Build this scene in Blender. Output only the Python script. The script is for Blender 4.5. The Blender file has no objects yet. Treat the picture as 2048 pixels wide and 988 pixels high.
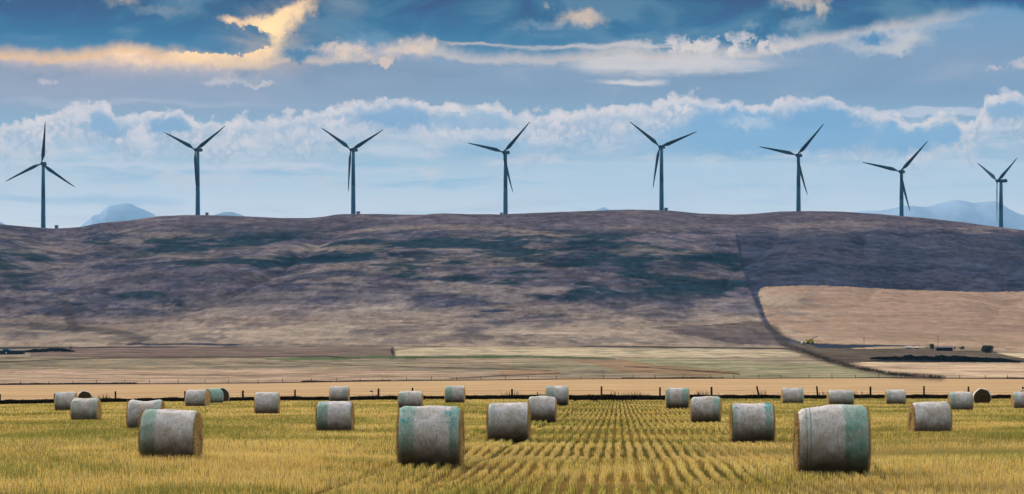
import bpy, math, random
import numpy as np
from mathutils import Vector, Matrix

random.seed(7)
RNG = np.random.default_rng(11)
D = bpy.data
SC = bpy.context.scene
COL = SC.collection
F = 5689.0            # focal length of the lens in pixels of a 2048 px wide frame
HOR = 760.0           # height of the eye-level line in the same pixels
CAMZ = 2.0


def lin(r, g, b, k=1.0):
    o = []
    for c in (r, g, b):
        c = c / 255.0
        o.append(k * (c / 12.92 if c <= 0.04045 else ((c + 0.055) / 1.055) ** 2.4))
    return tuple(o)


# ------------------------------------------------------------------ camera
cam_d = D.cameras.new('camera')
cam_d.sensor_width = 36.0
cam_d.lens = 100.0
cam_d.shift_y = (HOR - 494.0) / 2048.0
cam_d.clip_start = 0.5
cam_d.clip_end = 90000.0
cam = D.objects.new('camera', cam_d)
COL.objects.link(cam)
cam.location = (0, 0, CAMZ)
cam.rotation_euler = (math.radians(90), 0, 0)
SC.camera = cam

# ------------------------------------------------------------------ sun, exposure
SUN_EL, SUN_AZ = math.radians(24), math.radians(-34)      # behind the clouds, ahead and a little left
sd = D.lights.new('sun', 'SUN')
sd.energy = 2.3
sd.angle = math.radians(4)
sd.color = (1.0, 0.85, 0.66)
sun = D.objects.new('sun', sd)
COL.objects.link(sun)
sdir = Vector((math.sin(SUN_AZ) * math.cos(SUN_EL), math.cos(SUN_AZ) * math.cos(SUN_EL), math.sin(SUN_EL)))
sun.rotation_euler = sdir.to_track_quat('Z', 'Y').to_euler()

SC.view_settings.view_transform = 'Standard'
SC.view_settings.look = 'None'
SC.view_settings.exposure = 0.0
SC.view_settings.gamma = 1.0
SC.view_settings.use_curve_mapping = False
SC.cycles.use_denoising = True
SC.cycles.denoising_prefilter = 'ACCURATE'
SC.cycles.max_bounces = 5
SC.cycles.diffuse_bounces = 2
SC.cycles.transmission_bounces = 3
SC.cycles.volume_bounces = 0
SC.cycles.use_adaptive_sampling = False


# ------------------------------------------------------------------ node expressions
class G:
    """tiny expression builder over a node tree"""
    def __init__(self, nt):
        self.nt = nt

    def new(self, kind, **kw):
        n = self.nt.nodes.new(kind)
        for k, v in kw.items():
            setattr(n, k, v)
        return n

    def put(self, sock, v):
        if isinstance(v, (int, float)):
            sock.default_value = v
        elif isinstance(v, (tuple, list, np.ndarray)):
            v = tuple(float(q) for q in v)
            if sock.type == 'RGBA' and len(v) == 3:
                v = (*v, 1.0)
            sock.default_value = v
        else:
            self.nt.links.new(v, sock)

    def m(self, op, *a):
        n = self.new('ShaderNodeMath', operation=op)
        for i, v in enumerate(a):
            self.put(n.inputs[i], v)
        return n.outputs[0]

    def add(self, a, b): return self.m('ADD', a, b)
    def sub(self, a, b): return self.m('SUBTRACT', a, b)
    def mul(self, a, b): return self.m('MULTIPLY', a, b)
    def mx(self, a, b): return self.m('MAXIMUM', a, b)
    def mn(self, a, b): return self.m('MINIMUM', a, b)

    def v(self, op, *a):
        n = self.new('ShaderNodeVectorMath', operation=op)
        for i, x in enumerate(a):
            self.put(n.inputs[i], x)
        return n.outputs['Value'] if op in ('LENGTH', 'DOT_PRODUCT', 'DISTANCE') else n.outputs[0]

    def ss(self, x, lo, hi, a=0.0, b=1.0):
        n = self.new('ShaderNodeMapRange', interpolation_type='SMOOTHSTEP')
        self.put(n.inputs['Value'], x)
        n.inputs['From Min'].default_value = lo
        n.inputs['From Max'].default_value = hi
        n.inputs['To Min'].default_value = a
        n.inputs['To Max'].default_value = b
        return n.outputs[0]

    def lr(self, x, lo, hi, a=0.0, b=1.0):
        n = self.new('ShaderNodeMapRange')
        self.put(n.inputs['Value'], x)
        n.inputs['From Min'].default_value = lo
        n.inputs['From Max'].default_value = hi
        n.inputs['To Min'].default_value = a
        n.inputs['To Max'].default_value = b
        return n.outputs[0]

    def mix(self, f, a, b, mode='MIX'):
        n = self.new('ShaderNodeMix', data_type='RGBA', blend_type=mode)
        self.put(n.inputs[0], f)
        self.put(n.inputs[6], a)
        self.put(n.inputs[7], b)
        return n.outputs[2]

    def noise(self, vec, scale, detail=4.0, rough=0.5, dist=0.0, color=False, lac=2.0):
        n = self.new('ShaderNodeTexNoise')
        if vec is not None:
            self.put(n.inputs['Vector'], vec)
        n.inputs['Scale'].default_value = scale
        n.inputs['Detail'].default_value = detail
        n.inputs['Roughness'].default_value = rough
        n.inputs['Lacunarity'].default_value = lac
        n.inputs['Distortion'].default_value = dist
        return n.outputs['Color' if color else 'Fac']

    def comb(self, x, y, z=0.0):
        n = self.new('ShaderNodeCombineXYZ')
        for i, q in enumerate((x, y, z)):
            self.put(n.inputs[i], q)
        return n.outputs[0]

    def sep(self, vec):
        n = self.new('ShaderNodeSeparateXYZ')
        self.put(n.inputs[0], vec)
        return n.outputs

    def ramp(self, x, stops):
        n = self.new('ShaderNodeValToRGB')
        self.put(n.inputs[0], x)
        cr = n.color_ramp
        while len(cr.elements) > 1:
            cr.elements.remove(cr.elements[-1])
        cr.elements[0].position = stops[0][0]
        cr.elements[0].color = (*stops[0][1], 1)
        for p, c in stops[1:]:
            e = cr.elements.new(p)
            e.color = (*c, 1)
        return n.outputs[0]

    def curve(self, x, pts):
        """pts in 0..1, linear between them"""
        n = self.new('ShaderNodeFloatCurve')
        self.put(n.inputs['Value'], x)
        c = n.mapping.curves[0]
        c.points[0].location = pts[0]
        c.points[1].location = pts[-1]
        for p in pts[1:-1]:
            c.points.new(*p)
        for p in c.points:
            p.handle_type = 'AUTO'
        n.mapping.update()
        return n.outputs[0]


# ------------------------------------------------------------------ sky (world)
def build_world():
    w = D.worlds.new('World')
    SC.world = w
    w.use_nodes = True
    nt = w.node_tree
    nt.nodes.clear()
    g = G(nt)
    out = g.new('ShaderNodeOutputWorld')
    bg = g.new('ShaderNodeBackground')
    tc = g.new('ShaderNodeTexCoord')
    d = tc.outputs['Generated']
    x, y, z = g.sep(d)
    hyp = g.m('SQRT', g.add(g.mul(x, x), g.mul(y, y)))
    az = g.m('ARCTAN2', x, y)
    el = g.m('ARCTAN2', z, hyp)
    # direction on the sky in thousandths of the lens' focal length: U grows to the east, V down from overhead
    U = g.add(g.mul(az, 5.66), 1.024)
    V = g.sub(0.760, g.mul(el, 5.66))
    P = g.comb(U, V, 0.0)
    n1 = g.noise(P, 9.0, 7.0, 0.58, color=True)
    n2 = g.noise(g.v('ADD', P, (7.3, 2.1, 0)), 34.0, 5.0, 0.6, color=True)
    wv = g.v('ADD', g.v('MULTIPLY', g.v('SUBTRACT', n1, (.5, .5, .5)), (0.075, 0.045, 0)),
             g.v('ADD', g.v('MULTIPLY', g.v('SUBTRACT', n2, (.5, .5, .5)), (0.060, 0.048, 0)),
                 g.v('MULTIPLY', g.v('SUBTRACT', g.noise(P, 105.0, 3.0, 0.6, color=True), (.5, .5, .5)), (0.022, 0.018, 0))))
    tex = g.ss(g.noise(g.v('ADD', P, (4.4, 1.9, 0)), 22.0, 8.0, 0.66, 0.5), 0.40, 0.66)      # folds inside a cloud
    texf = g.ss(g.noise(g.v('MULTIPLY', g.v('ADD', P, (1.4, 6.9, 0)), (1, 1.7, 0)), 13.0, 7.0, 0.6, 0.3), 0.42, 0.68)
    PB = g.v('ADD', P, wv)                                            # billowing edges
    PW = g.v('ADD', P, g.v('MULTIPLY', g.v('SUBTRACT', g.noise(g.v('MULTIPLY', P, (1, 3.4, 0)), 7.0, 6.0, 0.6, color=True),
                                           (.5, .5, .5)), (0.24, 0.05, 0)))   # drawn-out wisps

    # thin high veil: gradient with a faint lavender tint to the left
    base = g.ramp(V, [(0.0, lin(96, 142, 190)), (0.12, lin(124, 148, 184)), (0.19, lin(124, 150, 186)),
                      (0.26, lin(136, 168, 202)), (0.33, lin(164, 191, 219)), (0.40, lin(198, 213, 235)),
                      (0.46, lin(222, 228, 243)), (0.80, lin(222, 226, 240))])
    lav = g.mul(g.ss(U, 1.15, 0.1), g.mul(g.ss(V, 0.08, 0.15), g.ss(V, 0.26, 0.19)))
    c = g.mix(g.mul(lav, 0.55), base, lin(158, 160, 188))
    right = g.mul(g.ss(U, 1.1, 1.7), g.ss(V, 0.40, 0.25))
    c = g.mix(g.mul(right, 0.18), c, lin(108, 152, 203))

    state = {'c': c}

    def paint(mask, col, amt=1.0):
        if amt != 1.0:
            mask = g.mul(mask, amt)
        state['c'] = g.mix(mask, state['c'], col)

    def ell(cx, cy, rx, ry, p=PB, lo=0.0, hi=0.45):
        q = g.v('MULTIPLY_ADD', p, (1000 / rx, 1000 / ry, 0), (-cx / rx, -cy / ry, 0))
        return g.ss(g.v('LENGTH', q), 1 - lo, 1 - hi)

    # low streaks
    st = g.noise(g.v('MULTIPLY', P, (1.6, 11, 0)), 2.4, 5, 0.55, 0.6)
    m = g.mul(g.ss(st, 0.46, 0.68), g.mul(g.ss(V, 0.235, 0.29), g.ss(V, 0.52, 0.40)))
    paint(m, lin(196, 205, 228), 0.75)
    sb = g.noise(g.v('MULTIPLY', g.v('ADD', P, (3, 3, 0)), (1.4, 12, 0)), 3.0, 4, 0.5, 0.4)
    paint(g.mul(g.ss(sb, 0.52, 0.70), g.mul(g.ss(V, 0.27, 0.31), g.ss(V, 0.50, 0.38))), lin(138, 180, 220), 0.55)
    s3 = g.noise(g.v('MULTIPLY', g.v('ADD', P, (9, 5, 0)), (1.0, 3.2, 0)), 9.0, 7, 0.6, 0.4)
    paint(g.mul(g.ss(s3, 0.50, 0.66), g.mul(g.ss(V, 0.25, 0.30), g.ss(V, 0.44, 0.34))), lin(204, 206, 224), 0.65)
    # pale bank right of the middle
    pe = g.sub(g.sep(PW)[1], 0.330)
    paint(g.mul(g.ss(pe, -0.004, 0.006), g.mul(g.ss(pe, 0.13, 0.02), g.ss(U, 0.9, 1.25))), lin(178, 202, 230), 0.7)
    paint(ell(350, 338, 620, 11, PW, 0, 0.7), lin(196, 206, 230), 0.7)
    paint(ell(1600, 395, 330, 22, PB, 0, 0.8), lin(200, 214, 236), 0.5)
    paint(ell(120, 378, 160, 26, PB, 0, 0.8), lin(196, 208, 230), 0.5)

    # long soft lines above the cumulus
    paint(ell(260, 215, 480, 9, PW, 0, 0.9), lin(168, 180, 208), 0.5)
    paint(ell(1850, 232, 330, 10, PW, 0, 0.7), lin(186, 196, 220), 0.8)
    paint(ell(1900, 262, 300, 8, PW, 0, 0.7), lin(190, 202, 226), 0.7)
    # cumulus band: a crest line, bright rim, blue shaded bodies
    crest = [(0, 262), (40, 250), (80, 245), (150, 222), (185, 212), (225, 214), (250, 236), (275, 232), (310, 228), (350, 222), (385, 230),
             (415, 246), (450, 246), (500, 240), (550, 240), (575, 232), (620, 226), (655, 216), (700, 206), (760, 200),
             (810, 196), (850, 200), (870, 213), (905, 208), (935, 214), (980, 208), (1015, 222), (1060, 230), (1120, 224),
             (1180, 216), (1240, 213), (1310, 206), (1345, 192), (1375, 190), (1420, 200), (1480, 208), (1515, 212), (1550, 200),
             (1570, 194), (1640, 201), (1675, 205), (1705, 228), (1745, 226), (1785, 236), (1820, 248), (1870, 232), (1895, 234), (1925, 252),
             (1950, 222), (1975, 198), (2000, 190), (2048, 205), (2100, 230)]
    cv = g.curve(g.lr(g.sep(g.v('ADD', P, g.v('MULTIPLY', wv, (0.35, 0, 0))))[0], 0, 2.1), [(a / 2100, b / 300) for a, b in crest])
    # fine billows: the ridge line swells upward only
    bil = g.noise(g.v('MULTIPLY', P, (1, 1, 0)), 42, 4, 0.55)
    b1 = g.m('ABSOLUTE', g.sub(g.noise(g.v('ADD', P, (2.2, 8.8, 0)), 17, 2, 0.5), .5))
    b2 = g.m('ABSOLUTE', g.sub(g.noise(g.v('ADD', P, (5.2, 1.8, 0)), 48, 3, 0.55), .5))
    puff = g.add(g.mul(b1, .085), g.mul(b2, .038))
    Fc = g.add(g.sub(V, g.mul(cv, 0.30)), g.add(g.sub(puff, .011), g.mul(g.sub(bil, 0.5), 0.012)))
    wob = g.mul(g.sub(g.sep(n1)[0], 0.5), 0.10)
    Ft = g.add(Fc, wob)
    low = g.ss(Ft, 0.115, 0.035)
    body = g.mul(g.ss(Fc, -0.004, 0.012), low)
    inframe = g.mul(g.ss(U, -0.25, 0.06), g.ss(U, 2.30, 2.06))
    body = g.mul(body, inframe)
    fold = g.ss(g.add(g.mul(b1, 1.0), g.mul(b2, .8)), .20, .02)
    paint(body, g.mix(g.mx(g.mul(tex, .6), g.mul(g.mul(fold, .8), g.ss(Fc, .004, .02))), lin(214, 211, 224), lin(146, 172, 206)), 0.92)
    paint(g.mul(g.mul(g.mul(g.ss(Fc, -0.004, 0.004), g.ss(Fc, 0.020, 0.006)), inframe), g.ss(texf, -.3, .7)), lin(222, 216, 222), 0.55)
    sh = g.mul(g.ss(g.add(Fc, g.mul(g.sub(g.sep(n2)[1], .5), .03)), 0.007, 0.030), inframe)
    for cx, cy, rx, ry, a, cl in ((220, 262, 52, 30, .9, (130, 165, 208)), (345, 250, 62, 30, .95, (126, 162, 206)), (790, 232, 120, 34, .9, (122, 160, 205)),
                              (950, 246, 120, 22, .75, (136, 170, 210)), (610, 250, 60, 14, .5, (150, 176, 210)), (1250, 240, 100, 16, .4, (160, 184, 214)),
                              (1480, 262, 170, 62, 1, (122, 164, 210)), (1650, 262, 120, 62, 1, (118, 160, 208)),
                              (1800, 282, 90, 45, 1, (124, 166, 211)), (1885, 272, 55, 34, 1, (128, 168, 212)), (2010, 235, 60, 24, .9, (130, 165, 208))):
        paint(g.mul(sh, ell(cx, cy, rx, ry, PB, 0, 0.5)), lin(*cl), a)
    paint(ell(1500, 285, 460, 38, PW, 0, 0.7), lin(128, 170, 214), 0.75)
    paint(g.mul(ell(1490, 250, 75, 17, PB, 0, 0.9), 1.0), lin(176, 194, 220), 0.8)
    paint(ell(1000, 300, 180, 26, PW, 0, 0.6), lin(130, 172, 213), 0.6)
    paint(ell(700, 275, 170, 16, PB, 0, 0.9), lin(192, 200, 222), 0.7)
    paint(ell(960, 272, 190, 16, PB, 0, 0.9), lin(190, 199, 221), 0.65)
    # small loose puffs
    for cx, cy, rx, ry in ((96, 176, 24, 9), (1075, 217, 16, 9), (2035, 146, 55, 16), (1973, 150, 16, 7), (450, 172, 60, 12), (520, 177, 60, 6)):
        paint(ell(cx, cy, rx, ry, PB, 0, 0.8), lin(188, 187, 202), 0.85)
    paint(ell(475, 158, 62, 24, PB, 0, .9), lin(178, 176, 190), 0.8)
    paint(ell(487, 156, 28, 17, PB, 0, .9), lin(100, 135, 180), 0.85)

    gm = g.noise(g.v('MULTIPLY', g.v('ADD', P, (2.5, 7.7, 0)), (1, 2.6, 0)), 3.6, 6, .58, .5)
    paint(g.mul(g.ss(gm, .47, .66), g.mul(g.ss(V, .09, .12), g.ss(V, .22, .16))), lin(112, 134, 170), .55)
    paint(g.mul(g.ss(gm, .46, .30), g.mul(g.ss(V, .12, .15), g.ss(V, .24, .19))), lin(156, 166, 194), .45)
    # lens-shaped cloud
    ln = g.noise(g.v('MULTIPLY', P, (1.4, 22, 0)), 3.0, 4, 0.55, 0.3)
    le = g.mx(ell(1350, 134, 260, 27, PW, 0, 0.65), g.mx(ell(1250, 124, 160, 17, PW, 0, 0.8), ell(1265, 165, 95, 13, PW, 0, .9)))
    paint(g.mul(le, g.lr(ln, 0.3, 0.75, 1.0, 0.62)), lin(206, 203, 212), 0.95)

    # warm light below the deck
    warm = g.ss(g.v('LENGTH', g.v('MULTIPLY_ADD', P, (1.9, 7.0, 0), (-0.80, -0.77, 0))), 1.25, 0.15)
    paint(g.mul(ell(290, 125, 420, 62, PB, 0, 0.95), g.ss(V, 0.185, 0.12)), lin(206, 184, 180), 0.95)
    paint(ell(330, 114, 330, 38, PB, 0, 1.0), g.mix(texf, lin(250, 218, 184), lin(224, 190, 170)), 0.95)
    paint(ell(430, 118, 150, 24, PB, 0, 1.0), lin(255, 222, 172), 0.95)
    paint(ell(230, 112, 110, 18, PB, 0, 1.0), lin(250, 214, 176), 0.6)
    paint(ell(-40, 118, 220, 34, PB, 0, 1.0), lin(208, 184, 176), 0.85)

    # upper deck
    bot = [(0, 98), (60, 100), (130, 104), (200, 92), (260, 82), (320, 92), (370, 96), (420, 102), (470, 108), (530, 108), (560, 98), (600, 96), (660, 96),
           (720, 92), (780, 74), (860, 76), (920, 92), (1000, 96), (1060, 99), (1110, 97), (1180, 88), (1260, 80), (1310, 92), (1360, 88), (1420, 84),
           (1500, 88), (1560, 84), (1620, 76), (1680, 78), (1760, 66), (1830, 54), (1900, 42), (1960, 34), (2048, 44), (2100, 46)]
    bv = g.curve(g.lr(g.sep(P)[0], 0, 2.1), [(a / 2100, b / 300) for a, b in bot])
    Fd = g.add(g.sub(g.add(g.mul(bv, 0.30), g.ss(U, 1.75, 1.45, .008, .030)), V), g.add(g.mul(g.sub(g.sep(n1)[1], .5), .030), g.mul(g.sub(g.sep(n2)[0], .5), .022)))
    rimcol = g.mix(g.ss(U, 0.15, 0.85), lin(222, 186, 150), lin(188, 184, 192))
    paint(g.mul(g.mul(g.ss(Fd, -0.012, -0.001), g.ss(U, 2.0, 1.8)), g.ss(Fd, 0.05, 0.01)), rimcol, 0.8)
    dn = g.noise(g.v('MULTIPLY', P, (1.0, 2.2, 0)), 4.5, 5, 0.55, 0.8)
    deepc = g.ramp(V, [(0.0, lin(4, 78, 130)), (0.03, lin(14, 84, 136)), (0.07, lin(40, 100, 150)), (0.11, lin(74, 122, 168))])
    deepc = g.mix(g.mul(g.ss(U, 1.5, 2.0), g.ss(V, 0.06, 0.0)), deepc, lin(0, 82, 146))
    deepc = g.mix(g.ss(dn, 0.44, 0.68, 0, 0.62), deepc, lin(104, 138, 172))
    paint(g.ss(Fd, -0.004, 0.026), deepc, 1.0)

    halo = g.ss(g.v('LENGTH', g.v('MULTIPLY_ADD', PB, (7.0, 11.0, 0), (-3.78, -.85, 0))), 1.15, 0.1)
    paint(g.mul(halo, g.ss(dn, .30, .62)), lin(178, 164, 160), .7)
    # bright window in the deck and its glowing edge: an upper edge rising to the right, open below
    up_m = g.ss(g.add(g.sub(g.mul(g.sub(g.sep(PB)[1], g.sep(P)[1]), .6), 0.0), g.sub(g.sep(P)[1], g.mul(g.curve(g.lr(g.sep(P)[0], 0.40, 0.70), [(0, .60), (.15, .40), (.33, .42), (.5, .33), (.62, .18), (.75, .06), (1, .02)]), .11))), -.008, .009)
    lft = g.ss(g.sub(g.sep(PB)[0], g.mul(g.curve(g.lr(g.sep(PB)[1], 0, .15), [(0, .78), (.2, .72), (.28, .70), (.36, .72), (.42, .78), (.47, .85), (.6, .87), (.70, .86), (.74, .72), (.78, .55), (1, .5)]), .63)), -.018, .022)
    rgt = g.ss(g.add(g.sep(PB)[0], g.mul(g.sep(P)[1], .75)), .672, .608)
    win = g.mul(g.mul(up_m, lft), g.mul(rgt, g.ss(V, .150, .115)))
    paint(win, g.mix(texf, lin(250, 216, 174), lin(226, 192, 166)), .95)
    paint(g.mul(win, ell(540, 70, 60, 50, P, 0, .9)), lin(255, 228, 176), 0.8)
    paint(ell(440, 92, 80, 24, PB, 0, .8), lin(74, 116, 162), .95)
    # clouds right of the window
    paint(ell(700, 112, 175, 24, PB, 0, .8), g.mix(tex, lin(214, 196, 190), lin(160, 164, 186)), .95)
    paint(ell(835, 102, 50, 34, PB, 0, .8), g.mix(tex, lin(214, 196, 188), lin(170, 168, 184)), .95)
    paint(ell(768, 132, 22, 12, PB, 0, .6), lin(206, 188, 182), .9)
    paint(ell(740, 92, 75, 26, PB, 0, .9), lin(100, 138, 178), .85)
    paint(ell(612, 114, 56, 24, PB, 0, .75), lin(70, 118, 165), .95)
    paint(ell(670, 58, 80, 40, PB, 0, .8), lin(86, 124, 164), .85)
    # lighter smoke in the deck
    for cx, cy, rx, ry, a, cl in ((255, 14, 48, 26, .8, (172, 164, 166)), (330, 38, 110, 16, .6, (128, 142, 166)), (370, 8, 40, 20, .6, (160, 158, 166)),
                              (30, 2, 45, 12, .6, (150, 160, 176)), (690, 22, 60, 30, .45, (130, 142, 165)), (1160, 46, 72, 24, .95, (196, 180, 172)),
                              (1090, 58, 110, 16, .5, (130, 150, 176)), (1093, 14, 12, 16, .7, (160, 160, 170)), (1590, 8, 75, 22, .85, (178, 172, 174)),
                              (1632, 30, 22, 34, .85, (190, 182, 178)), (1590, 60, 70, 26, .6, (140, 160, 186)), (1490, 62, 30, 14, .5, (130, 155, 185))):
        paint(ell(cx, cy, rx, ry, PB, 0, .95), lin(*cl), a)
    # ragged fringe below the deck
    fr = g.noise(g.v('ADD', P, (1.7, .3, 0)), 26, 6, 0.6, 0.4)
    paint(g.mul(ell(1430, 98, 250, 27, PB, 0, .7), g.ss(fr, .42, .50)), g.mix(tex, lin(208, 202, 208), lin(160, 172, 196)), .95)
    paint(ell(1190, 100, 260, 8, PW, 0, .8), lin(190, 188, 198), .8)
    paint(ell(960, 98, 130, 6, PW, 0, .9), lin(196, 188, 190), .7)
    # ring cloud
    paint(ell(1762, 92, 118, 34, PB, 0, .6), lin(186, 190, 204), .85)
    paint(ell(1850, 70, 110, 16, PB, 0, .9), lin(150, 170, 198), .6)
    paint(ell(1735, 88, 68, 24, PB, 0, .9), lin(72, 128, 182), .95)

    # general broken cloud over the rest of the dome (above and around)
    sky = g.new('ShaderNodeTexSky', sky_type='NISHITA')
    sky.sun_disc = False
    sky.sun_elevation = SUN_EL
    sky.sun_rotation = SUN_AZ
    sky.altitude = 1200
    sky.dust_density = 2.0
    gn = g.noise(d, 2.2, 6, 0.55, 0.5)
    blue = g.mix(1.0, sky.outputs[0], (0.10, 0.10, 0.10), 'MULTIPLY')
    dome = g.mix(g.ss(gn, 0.36, 0.62), blue, (UPPER * 1.0, UPPER * 0.93, UPPER * 0.86))
    back = g.ss(y, 0.3, -0.5)                                  # the sky behind the camera: dull
    dome = g.mix(back, dome, (BACK * 0.80, BACK * 0.92, BACK * 1.0))
    up = g.mx(g.ss(el, 0.15, 0.34), g.ss(g.m('ABSOLUTE', az), 0.26, 0.6))
    # the clouds stand beyond the hazy air, so their own light is stronger and deeper than what is left of it here
    frame = g.v('SUBTRACT', g.v('MULTIPLY', state['c'], SKY_GAIN), SKY_OFF)
    frame = g.v('MAXIMUM', frame, (0.0, 0.0, 0.0))
    c = g.mix(up, frame, dome)
    # below the eye level nothing is seen
    nt.links.new(c, bg.inputs['Color'])
    bg.inputs['Strength'].default_value = 1.0
    nt.links.new(bg.outputs[0], out.inputs['Surface'])
    w.cycles.sampling_method = 'MANUAL'
    w.cycles.sample_map_resolution = 1024


UPPER = 3.2
BACK = 0.33
SKY_GAIN = (1.62, 1.51, 1.36)
SKY_OFF = (0.065, 0.125, 0.215)
build_world()

# ------------------------------------------------------------------ helpers for objects
def tag(o, label=None, cat=None, group=None, kind=None):
    if label: o['label'] = label
    if cat: o['category'] = cat
    if group: o['group'] = group
    if kind: o['kind'] = kind
    return o


def empty(name, loc, rz=0.0):
    o = D.objects.new(name, None)
    COL.objects.link(o)
    o.location = loc
    o.rotation_euler = (0, 0, rz)
    o.empty_display_size = 0.3
    return o


def mesh_obj(name, verts, faces, mat=None, parent=None, smooth=False):
    me = D.meshes.new(name)
    me.from_pydata([tuple(v) for v in verts], [], [tuple(f) for f in faces])
    me.update()
    if smooth:
        me.polygons.foreach_set('use_smooth', [True] * len(me.polygons))
    if mat: me.materials.append(mat)
    o = D.objects.new(name, me)
    COL.objects.link(o)
    if parent: o.parent = parent
    return o


def np_mesh(name, V, Fc, mat, k, smooth=False, color=None):
    """fast mesh from arrays; Fc is (n,k)"""
    me = D.meshes.new(name)
    me.vertices.add(len(V))
    me.vertices.foreach_set('co', np.ascontiguousarray(V, dtype=np.float32).ravel())
    n = len(Fc)
    me.loops.add(n * k)
    me.loops.foreach_set('vertex_index', np.ascontiguousarray(Fc, dtype=np.int32).ravel())
    me.polygons.add(n)
    me.polygons.foreach_set('loop_start', np.arange(0, n * k, k, dtype=np.int32))
    me.polygons.foreach_set('loop_total', np.full(n, k, dtype=np.int32))
    if smooth:
        me.polygons.foreach_set('use_smooth', np.ones(n, dtype=bool))
    me.update(calc_edges=True)
    if color is not None:
        a = me.color_attributes.new('cover', 'FLOAT_COLOR', 'POINT')
        c4 = np.ones((len(V), 4), dtype=np.float32)
        c4[:, :3] = color
        a.data.foreach_set('color', c4.ravel())
    me.materials.append(mat)
    o = D.objects.new(name, me)
    COL.objects.link(o)
    return o


class MB:
    """collects simple solids, builds ONE mesh"""
    def __init__(self):
        self.v, self.f = [], []

    def add(self, vs, fs):
        o = len(self.v)
        self.v += [tuple(v) for v in vs]
        self.f += [tuple(i + o for i in f) for f in fs]
        return self

    def box(self, x0, x1, y0, y1, z0, z1):
        return self.add([(x0, y0, z0), (x1, y0, z0), (x1, y1, z0), (x0, y1, z0), (x0, y0, z1), (x1, y0, z1), (x1, y1, z1), (x0, y1, z1)],
                        [(0, 3, 2, 1), (4, 5, 6, 7), (0, 1, 5, 4), (1, 2, 6, 5), (2, 3, 7, 6), (3, 0, 4, 7)])

    def tube(self, p, q, r0, r1=None, n=10, caps=True):
        r1 = r0 if r1 is None else r1
        p, q = Vector(p), Vector(q)
        d = (q - p).normalized()
        a = d.orthogonal().normalized()
        b = d.cross(a)
        vs = []
        for c, r in ((p, r0), (q, r1)):
            for i in range(n):
                t = 2 * math.pi * i / n
                vs.append(c + a * (r * math.cos(t)) + b * (r * math.sin(t)))
        fs = [(i, (i + 1) % n, n + (i + 1) % n, n + i) for i in range(n)]
        if caps:
            fs += [tuple(range(n))[::-1], tuple(range(n, 2 * n))]
        return self.add(vs, fs)

    def build(self, name, mat, parent=None, smooth=False):
        return mesh_obj(name, self.v, self.f, mat, parent, smooth)


def new_mat(name):
    m = D.materials.new(name)
    m.use_nodes = True
    nt = m.node_tree
    b = nt.nodes['Principled BSDF']
    b.inputs['Specular IOR Level'].default_value = 0.15
    b.inputs['Roughness'].default_value = 0.85
    return m, G(nt), b


def simple_mat(name, col, var=0.15, scale=3.0, rough=0.7, spec=0.2, metallic=0.0):
    m, g, b = new_mat(name)
    tc = g.new('ShaderNodeTexCoord').outputs['Object']
    n = g.noise(tc, scale, 5, 0.6)
    f = g.lr(n, 0.3, 0.7, 1 - var, 1 + var)
    g.put(b.inputs['Base Color'], g.v('MULTIPLY', col, g.comb(f, f, f)))
    b.inputs['Roughness'].default_value = rough
    b.inputs['Specular IOR Level'].default_value = spec
    b.inputs['Metallic'].default_value = metallic
    return m


# ------------------------------------------------------------------ numpy noise
def _hash(ix, iy, seed):
    h = (ix.astype(np.int64) * 374761393 + iy.astype(np.int64) * 668265263 + seed * 1442695041) & 0xffffffff
    h = ((h ^ (h >> 13)) * 1274126177) & 0xffffffff
    h = (h ^ (h >> 16)) & 0xffffffff
    return h.astype(np.float64) / 4294967295.0


def vnoise(x, y, seed=0):
    x = np.asarray(x, float); y = np.asarray(y, float)
    ix, iy = np.floor(x), np.floor(y)
    fx, fy = x - ix, y - iy
    fx = fx * fx * fx * (fx * (fx * 6 - 15) + 10)
    fy = fy * fy * fy * (fy * (fy * 6 - 15) + 10)
    a = _hash(ix, iy, seed); b = _hash(ix + 1, iy, seed)
    c = _hash(ix, iy + 1, seed); d = _hash(ix + 1, iy + 1, seed)
    return (a * (1 - fx) + b * fx) * (1 - fy) + (c * (1 - fx) + d * fx) * fy


def fbm(x, y, seed=0, octv=5, gain=0.5):
    s, amp, tot = 0, 1.0, 0.0
    ca, sa = math.cos(0.6), math.sin(0.6)
    for i in range(octv):
        s = s + amp * vnoise(x, y, seed + i * 17)
        tot += amp
        amp *= gain
        x, y = (x * ca - y * sa) * 2.03 + 5.1, (x * sa + y * ca) * 2.03 + 1.7
    return s / tot


def sst(x, a, b):
    t = np.clip((x - a) / (b - a), 0, 1)
    return t * t * (3 - 2 * t)


def poly_mask(px, py, pts):
    inside = np.zeros(px.shape, bool)
    n = len(pts)
    for i in range(n):
        x0, y0 = pts[i]; x1, y1 = pts[(i + 1) % n]
        if y0 == y1: continue
        c = ((y0 > py) != (y1 > py)) & (px < (x1 - x0) * (py - y0) / (y1 - y0) + x0)
        inside ^= c
    return inside


def seg_dist(px, py, pts, ky=1.0):
    """distance to a polyline (ky stretches the vertical)"""
    best = np.full(px.shape, 1e9)
    for (x0, y0), (x1, y1) in zip(pts[:-1], pts[1:]):
        dx, dy = x1 - x0, (y1 - y0) * ky
        t = np.clip(((px - x0) * dx + (py - y0) * ky * dy) / (dx * dx + dy * dy), 0, 1)
        best = np.minimum(best, np.hypot(px - x0 - t * dx, (py - y0) * ky - t * dy))
    return best


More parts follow.
